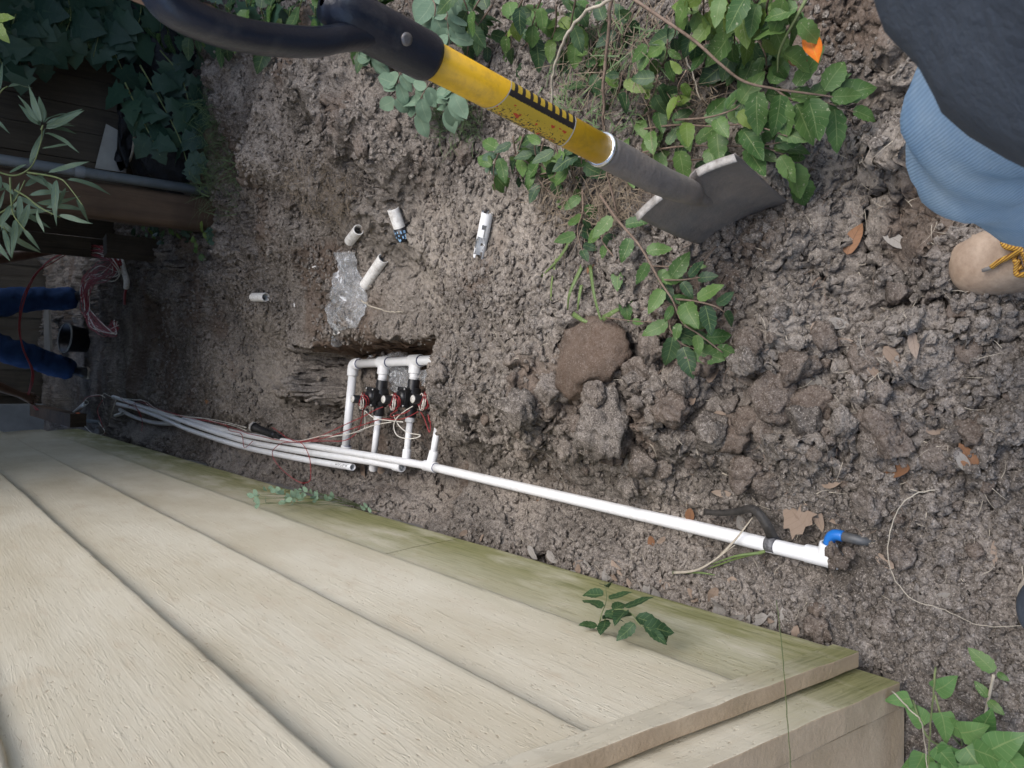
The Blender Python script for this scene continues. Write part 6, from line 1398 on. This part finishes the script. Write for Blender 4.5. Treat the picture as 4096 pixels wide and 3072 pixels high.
sh_ = chain(N1, E1, [(0.61, -0.05, 1.38, .065), (0.61, 0.21, 1.24, .05), tuple(np.append((arr(.61, .21, 1.24) + wr_) / 2, .042)), tuple(np.append(wr_, .028)), tuple(np.append(bar(.308, .006, .052), .030))], ch)
chain(N1, E1, [(0.31, -0.11, 1.38, .062), (0.24, -0.30, 1.20, .048), (0.24, -0.33, 1.05, .038), (0.26, -0.28, .92, .026), (0.265, -0.24, .87, .03)], ch)
for i, s in enumerate((-.022, .002, .026, .049)):
    rf = .0105 if i < 3 else .0095; k = 1.0 if i in (1, 2) else .9
    chain(N1, E1, [tuple(np.append(bar(.314, s, .030), rf + .002)), tuple(np.append(bar(.318, s, -.004), rf + .001)), tuple(np.append(bar(.304, s, -.038), rf + .001)), tuple(np.append(bar(.274, s, -.040), rf)), tuple(np.append(bar(.244, s + .001, -.030), rf * .95)), tuple(np.append(bar(.222, s + .002, -.014), rf * .85))], sh_)
chain(N1, E1, [tuple(np.append(bar(.292, -.040, .048), .012)), tuple(np.append(bar(.266, -.040, .034), .011)), tuple(np.append(bar(.254, -.022, .020), .0095))], sh_)
body1 = skin_mesh('body', N1, E1, pel, P1, SKIN, 2)
# face, hair
hc = arr(.492, -.05, 1.685)
V, F = ico(3); Vh = V * np.array([.098, .112, .125]) + hc + arr(0, -.012, .02); keep = [f for f in F if (V[f].mean(0)[1] < .35 or V[f].mean(0)[2] > .55) and V[f].mean(0)[2] > -.55]
npmesh('hair', Vh, np.array(keep), P1, HAIR)
for s in (-1, 1):
    V, F = ico(2); npmesh('eye', V * .012 + hc + arr(.034 * s, .088, .01), F, P1, PVCD); npmesh('ear', V * np.array([.012, .022, .032]) + hc + arr(.098 * s, .0, -.005), F, P1, SKIN)
mm_ = MB(); mm_.tube([hc + arr(0, .085, .01), hc + arr(0, .112, -.025), hc + arr(0, .098, -.04)], [.009, .016, .012], 10); mm_.build('nose', P1, SKIN); mm_ = MB(); mm_.tube(spline([hc + arr(-.028, .082, -.066), hc + arr(0, .097, -.066), hc + arr(.028, .082, -.066)], 4), .006, 8); mm_.build('mouth', P1, pmat('lips', (.22, .08, .07), (.26, .1, .08), 20, .5))
NJ = []; EJ = []; pj = chain(NJ, EJ, [(0.36, -0.16, 0.86, .165)])
chain(NJ, EJ, [(0.27, -0.12, .80, .115), (0.265, 0.14, .68, .105), (0.258, 0.310, .53, .092), (0.240, 0.330, .44, .088), (0.205, 0.300, .29, .080), (0.185, 0.285, .17, .086), (0.178, 0.285, .115, .090)], pj)
chain(NJ, EJ, [(0.46, -0.14, .80, .115), (0.48, 0.03, .62, .095), (0.48, 0.10, .47, .085), (0.475, 0.04, .28, .08), (0.47, -0.02, .11, .088)], pj)
jn = skin_mesh('jeans', NJ, EJ, pj, P1, JEANS, 3, .011, .085, 3); jn['label'] = 'light blue washed jeans'
# jacket: hanging body turned towards the wall, two sleeves
rings_ = [(0.765, .315, .050, .295, .208), (0.770, .315, .050, .302, .215), (0.80, .315, .049, .305, .217), (0.88, .318, .040, .298, .212), (1.00, .345, -.02, .262, .195), (1.12, .385, -.07, .250, .175), (1.24, .425, -.10, .240, .165), (1.36, .455, -.10, .205, .140), (1.43, .470, -.09, .120, .105), (1.48, .478, -.085, .078, .078), (1.515, .482, -.08, .080, .080), (1.50, .482, -.08, .064, .064), (1.46, .478, -.085, .062, .062)]
V = []; F = []; sg = 72; zz_ = np.linspace(0, len(rings_) - 1, 60); R_ = np.array(rings_); e1 = _n(arr(.8, .6, 0)); e2 = _n(arr(-.6, .8, 0))
for q in zz_:
    z_, cx_, cy_, a_, b_ = [float(np.interp(q, np.arange(len(R_)), R_[:, c_])) for c_ in range(5)]
    for k in range(sg):
        t_ = 2 * math.pi * k / sg; x_, y_ = math.cos(t_), math.sin(t_)
        fo = 1 + 0.075 * float(fbm(np.array([2.2 * x_ + .4 * z_]), np.array([2.2 * y_ + z_ * 1.4]), .55, 3, 303, .6)[0]) + .035 * (1 - abs(float(vnoise(np.array([5 * x_]), np.array([5 * y_ + 3 * z_]), 1.0, 307)[0])) * 2)
        V.append(arr(cx_, cy_, z_) + fo * (e1 * a_ * x_ + e2 * b_ * y_))
for i in range(len(zz_) - 1):
    for k in range(sg): F.append((i * sg + k, i * sg + (k + 1) % sg, (i + 1) * sg + (k + 1) % sg, (i + 1) * sg + k))
jk = mesh('jacket', V, F, P1, NAVY); jk['label'] = 'dark navy jacket'
for pts_, rr2 in (([(0.58, -.06, 1.37), (0.61, .10, 1.30), (0.612, .21, 1.24), tuple((arr(.612, .21, 1.24) + wr_) / 2 + arr(.004, -.02, .002)), tuple(wr_ * .86 + arr(.612, .21, 1.24) * .14)], (.09, .085, .078, .062, .05)), ([(0.34, -.11, 1.37), (0.27, -.22, 1.28), (0.24, -.30, 1.20), (0.24, -.33, 1.05), (0.255, -.29, .95)], (.09, .08, .07, .056, .046))):
    cp = spline(pts_, 8); V, F = tube(cp, list(np.interp(np.linspace(0, 1, len(cp)), np.linspace(0, 1, 5), rr2)), 28)
    V = [p_ + _n(p_ - cp[min(len(cp) - 1, i_ // 28)] + 1e-6) * .007 * float(fbm(np.array([p_[0] + p_[2]]), np.array([p_[1] - p_[2]]), .06, 3, 311)[0]) for i_, p_ in enumerate(V)]; mesh('sleeve', V, F, jk, NAVY)
# seam and hem of the jeans leg that steps forward
hm = [arr(.178, .285, .108) + arr(math.cos(t_) * .079, math.sin(t_) * .079, .004 * math.sin(2 * t_)) for t_ in np.linspace(0, 2 * math.pi, 33)]
tube_obj('hem', hm, .0042, jn, JEANS, 8, False)
BOOTM = pmat('pale_tan_boot_leather', (0.36, 0.26, 0.18), (0.52, 0.40, 0.30), 14, .7, .5, 60, dirt=(0.17, 0.105, 0.065), dirt_amt=.75, dirt_scale=20); SOLEM = pmat('boot_sole', (0.30, 0.26, 0.21), (0.42, 0.37, 0.31), 20, .8, .4, 60); LACE = None
def lace_material():
    m, nt, bs = newmat('gold_brown_laces'); co = coord(nt); w_ = nd(nt, 'ShaderNodeTexWave', Scale=140.0, Distortion=1.0); w_.bands_direction = 'DIAGONAL'; nt.links.new(co, w_.inputs['Vector'])
    nt.links.new(ramp(nt, w_.outputs['Fac'], [(.45, (0.24, 0.10, 0.02)), (.55, (0.62, 0.36, 0.05))]).outputs[0], bs.inputs['Base Color']); bs.inputs['Roughness'].default_value = .6; return m
LACE = lace_material()
def boot(toe, heel, zb, parent, lab=None, laces=True, leather=None):
    toe = np.array([*toe, zb]); heel = np.array([*heel, zb]); d = _n(toe - heel); L = np.linalg.norm(toe - heel); s = np.cross(arr(0, 0, 1), d); up = arr(0, 0, 1)
    # stations: along, half width, height of the top
    st_ = [(0.0, .018, .060), (.02, .033, .10), (.07, .037, .135), (.11, .038, .15), (.15, .039, .125), (.19, .044, .098), (.23, .049, .085), (.262, .0495, .078), (.285, .043, .070), (.300, .030, .056), (.308, .012, .038)]
    sc = L / .308; V = []; F = []; sg = 20
    for a, hw, ht in st_:
        for k in range(sg):
            t_ = math.pi * (k / (sg - 1)); c_ = math.cos(t_); s_ = math.sin(t_); V.append(heel + d * a * sc + s * hw * math.copysign(abs(c_) ** .75, c_) + up * (.016 + (ht - .016) * abs(s_) ** .72))
    for i in range(len(st_) - 1):
        for k in range(sg - 1): F.append((i * sg + k, (i + 1) * sg + k, (i + 1) * sg + k + 1, i * sg + k + 1))
    F.append(tuple(range(sg))); F.append(tuple((len(st_) - 1) * sg + k for k in range(sg - 1, -1, -1)))
    b_ = mesh('boot', V, F, parent, leather or BOOTM); sm = b_.modifiers.new('s', 'SUBSURF'); sm.levels = 1; sm.render_levels = 2
    V = []; F = []; n = len(st_)
    for z in (-.012, .014, .020):
        for sgn in (1, -1):
            for a, hw, ht in (st_ if sgn == 1 else st_[::-1]): V.append(heel + d * (a - .154) * sc * 1.035 + d * .154 * sc + s * sgn * (hw + .0045) + up * z)
    m_ = 2 * n
    for j in range(2):
        for k in range(m_): F.append((j * m_ + k, j * m_ + (k + 1) % m_, (j + 1) * m_ + (k + 1) % m_, (j + 1) * m_ + k))
    F.append(tuple(range(m_ - 1, -1, -1))); F.append(tuple(2 * m_ + k for k in range(m_))); mesh('sole', V, F, b_, SOLEM)
    if laces:
        def top(a, q): return heel + d * a * sc + s * q * .04 + up * (float(np.interp(a, [x_[0] for x_ in st_], [x_[2] for x_ in st_])) * (1 - .10 * q * q) + .004)
        for k, a in enumerate((.150, .166, .182)):
            tube_obj('lace', spline([top(a - .004, -.62), top(a, -.2), top(a + .012, .2), top(a + .004, .62)], 6), .0036, b_, LACE, 8); tube_obj('lace', spline([top(a + .010, -.62), top(a + .006, -.2), top(a - .003, .2), top(a - .006, .62)], 6), .0036, b_, LACE, 8)
        for pts in ([(.180, 0), (.204, -.22), (.208, -.55), (.196, -.85), (.176, -.9), (.172, -.45)], [(.180, 0), (.200, .15), (.214, .24), (.226, .38)], [(.180, 0), (.170, .5), (.176, .8), (.192, .75), (.188, .3)]):
            tube_obj('lace', spline([top(*q) + up * .004 for q in pts], 6), .0038, b_, LACE, 8)
        a_ = top(.226, .38) + up * .003; V, F = lathe([(0, .003), (.014, .0026), (.0145, .0005)], a_, top(.244, .46) - top(.226, .38), 8); mesh('lace_tip', V, F, b_, pmat('grey_aglet', (.2, .19, .18), (.3, .28, .26), 60, .5))
    return b_
tp_ = P(3800, 1095, .045); boot((tp_[0] + .006, tp_[1] - .004), (tp_[0] + .018, tp_[1] - .308), 0.022, P1)
boot((0.475, 0.24), (0.465, -0.06), 0.03, P1, laces=False)
sho = tag(empty('shoe', tuple(P(4150, 2400, .03))), 'rounded dark blue shoe toe at the right edge of the soil', 'shoe'); q_ = P(4088, 2395, .03); boot((q_[0], q_[1]), (q_[0] - .02, q_[1] - .29), .015, sho, laces=False, leather=NAVY)

# the worker at the far end, bending over the wires
P2 = tag(empty('person', (0.4, 8.0, -.05)), 'person in dark blue jeans bending over the wires at the far end of the trench', 'person')
N2 = []; E2 = []; p2_ = chain(N2, E2, [(0.42, 8.05, 0.90, .15)]); c2 = chain(N2, E2, [(0.40, 7.85, 1.04, .14), (0.38, 7.55, 1.12, .15), (0.37, 7.32, 1.12, .12)], p2_)
chain(N2, E2, [(0.36, 7.18, 1.10, .058), (0.35, 7.06, 1.07, .09), (0.35, 6.97, 1.03, .095), (0.35, 6.90, 1.00, .06)], c2)
for hip, kn, an in (((0.52, 8.0, .86), (0.64, 7.86, .50), (0.69, 7.92, .06)), ((0.32, 8.02, .86), (0.19, 7.85, .46), (0.05, 8.0, .06))): chain(N2, E2, [(*hip, .08), (*((np.array(hip) + kn) / 2), .072), (*kn, .055), (*((np.array(kn) * .6 + np.array(an) * .4)), .05), (*an, .036)], p2_)
h1 = PYp(112, 1592, 7.45); h2_ = PYp(285, 992, 7.45)
for sh0, el_, hd_ in (((0.18, 7.32, 1.10), (-.02, 7.22, .80), h1), ((0.57, 7.32, 1.10), (0.88, 7.25, .72), h2_)):
    el_ = np.array(el_); w_ = el_ * .22 + hd_ * .78; dh = _n(hd_ - el_); k = chain(N2, E2, [(*sh0, .06), (*el_, .045), tuple(np.append(el_ * .6 + hd_ * .4, .043)), tuple(np.append(w_, .028)), tuple(np.append(hd_, .036))], c2); sd_ = _n(np.cross(dh, arr(0, 1, 0)))
    for q in range(4): f0 = hd_ + dh * .035 + sd_ * (q - 1.5) * .022; chain(N2, E2, [tuple(np.append(f0, .010)), tuple(np.append(f0 + dh * .03 + arr(0, -.006, 0), .0095)), tuple(np.append(f0 + dh * .045 + arr(0, -.03, 0), .009)), tuple(np.append(f0 + dh * .035 + arr(0, -.045, 0), .008))], k)
    f0 = hd_ + sd_ * .045; chain(N2, E2, [tuple(np.append(f0, .011)), tuple(np.append(f0 + dh * .025 + arr(0, -.03, 0), .010)), tuple(np.append(f0 + dh * .035 + arr(0, -.045, 0), .009))], k)
skin_mesh('body', N2, E2, p2_, P2, SKIN2, 2)
V, F = ico(3); npmesh('hair', V * np.array([.10, .11, .12]) + arr(.35, 7.03, 1.09), F, P2, HAIR)
NJ = []; EJ = []; pj = chain(NJ, EJ, [(0.42, 8.05, 0.90, .165)]); chain(NJ, EJ, [(0.52, 8.0, .85, .14), (0.585, 7.93, .68, .125), (0.64, 7.86, .50, .112), (0.67, 7.90, .26, .10), (0.69, 7.92, .02, .105)], pj); chain(NJ, EJ, [(0.32, 8.02, .85, .14), (0.25, 7.93, .66, .125), (0.19, 7.85, .46, .112), (0.12, 7.93, .25, .10), (0.05, 8.0, .02, .105)], pj)
jd = skin_mesh('jeans', NJ, EJ, pj, P2, JEANSD, 3, .013, .07, 9); jd['label'] = 'dark blue jeans'
NK = []; EK = []; pk = chain(NK, EK, [(0.42, 8.02, 0.98, .17)]); ck = chain(NK, EK, [(0.40, 7.85, 1.05, .16), (0.38, 7.55, 1.13, .17), (0.37, 7.30, 1.12, .13)], pk)
for sh0, el_ in (((0.17, 7.32, 1.10), (0.06, 7.26, .93)), ((0.58, 7.32, 1.10), (0.74, 7.28, .92))): chain(NK, EK, [(*sh0, .085), (*el_, .075)], ck)
skin_mesh('shirt', NK, EK, pk, P2, pmat('dark_shirt', (.02, .022, .026), (.04, .042, .048), 8, .9), 2, .006, .08, 2)
for tx, hx in (((0.72, 7.72), (0.69, 8.0)), ((0.03, 7.80), (0.06, 8.08))): boot(tx, hx, hz(tx[0], tx[1]) - .005, P2, laces=False, leather=BLACKP)
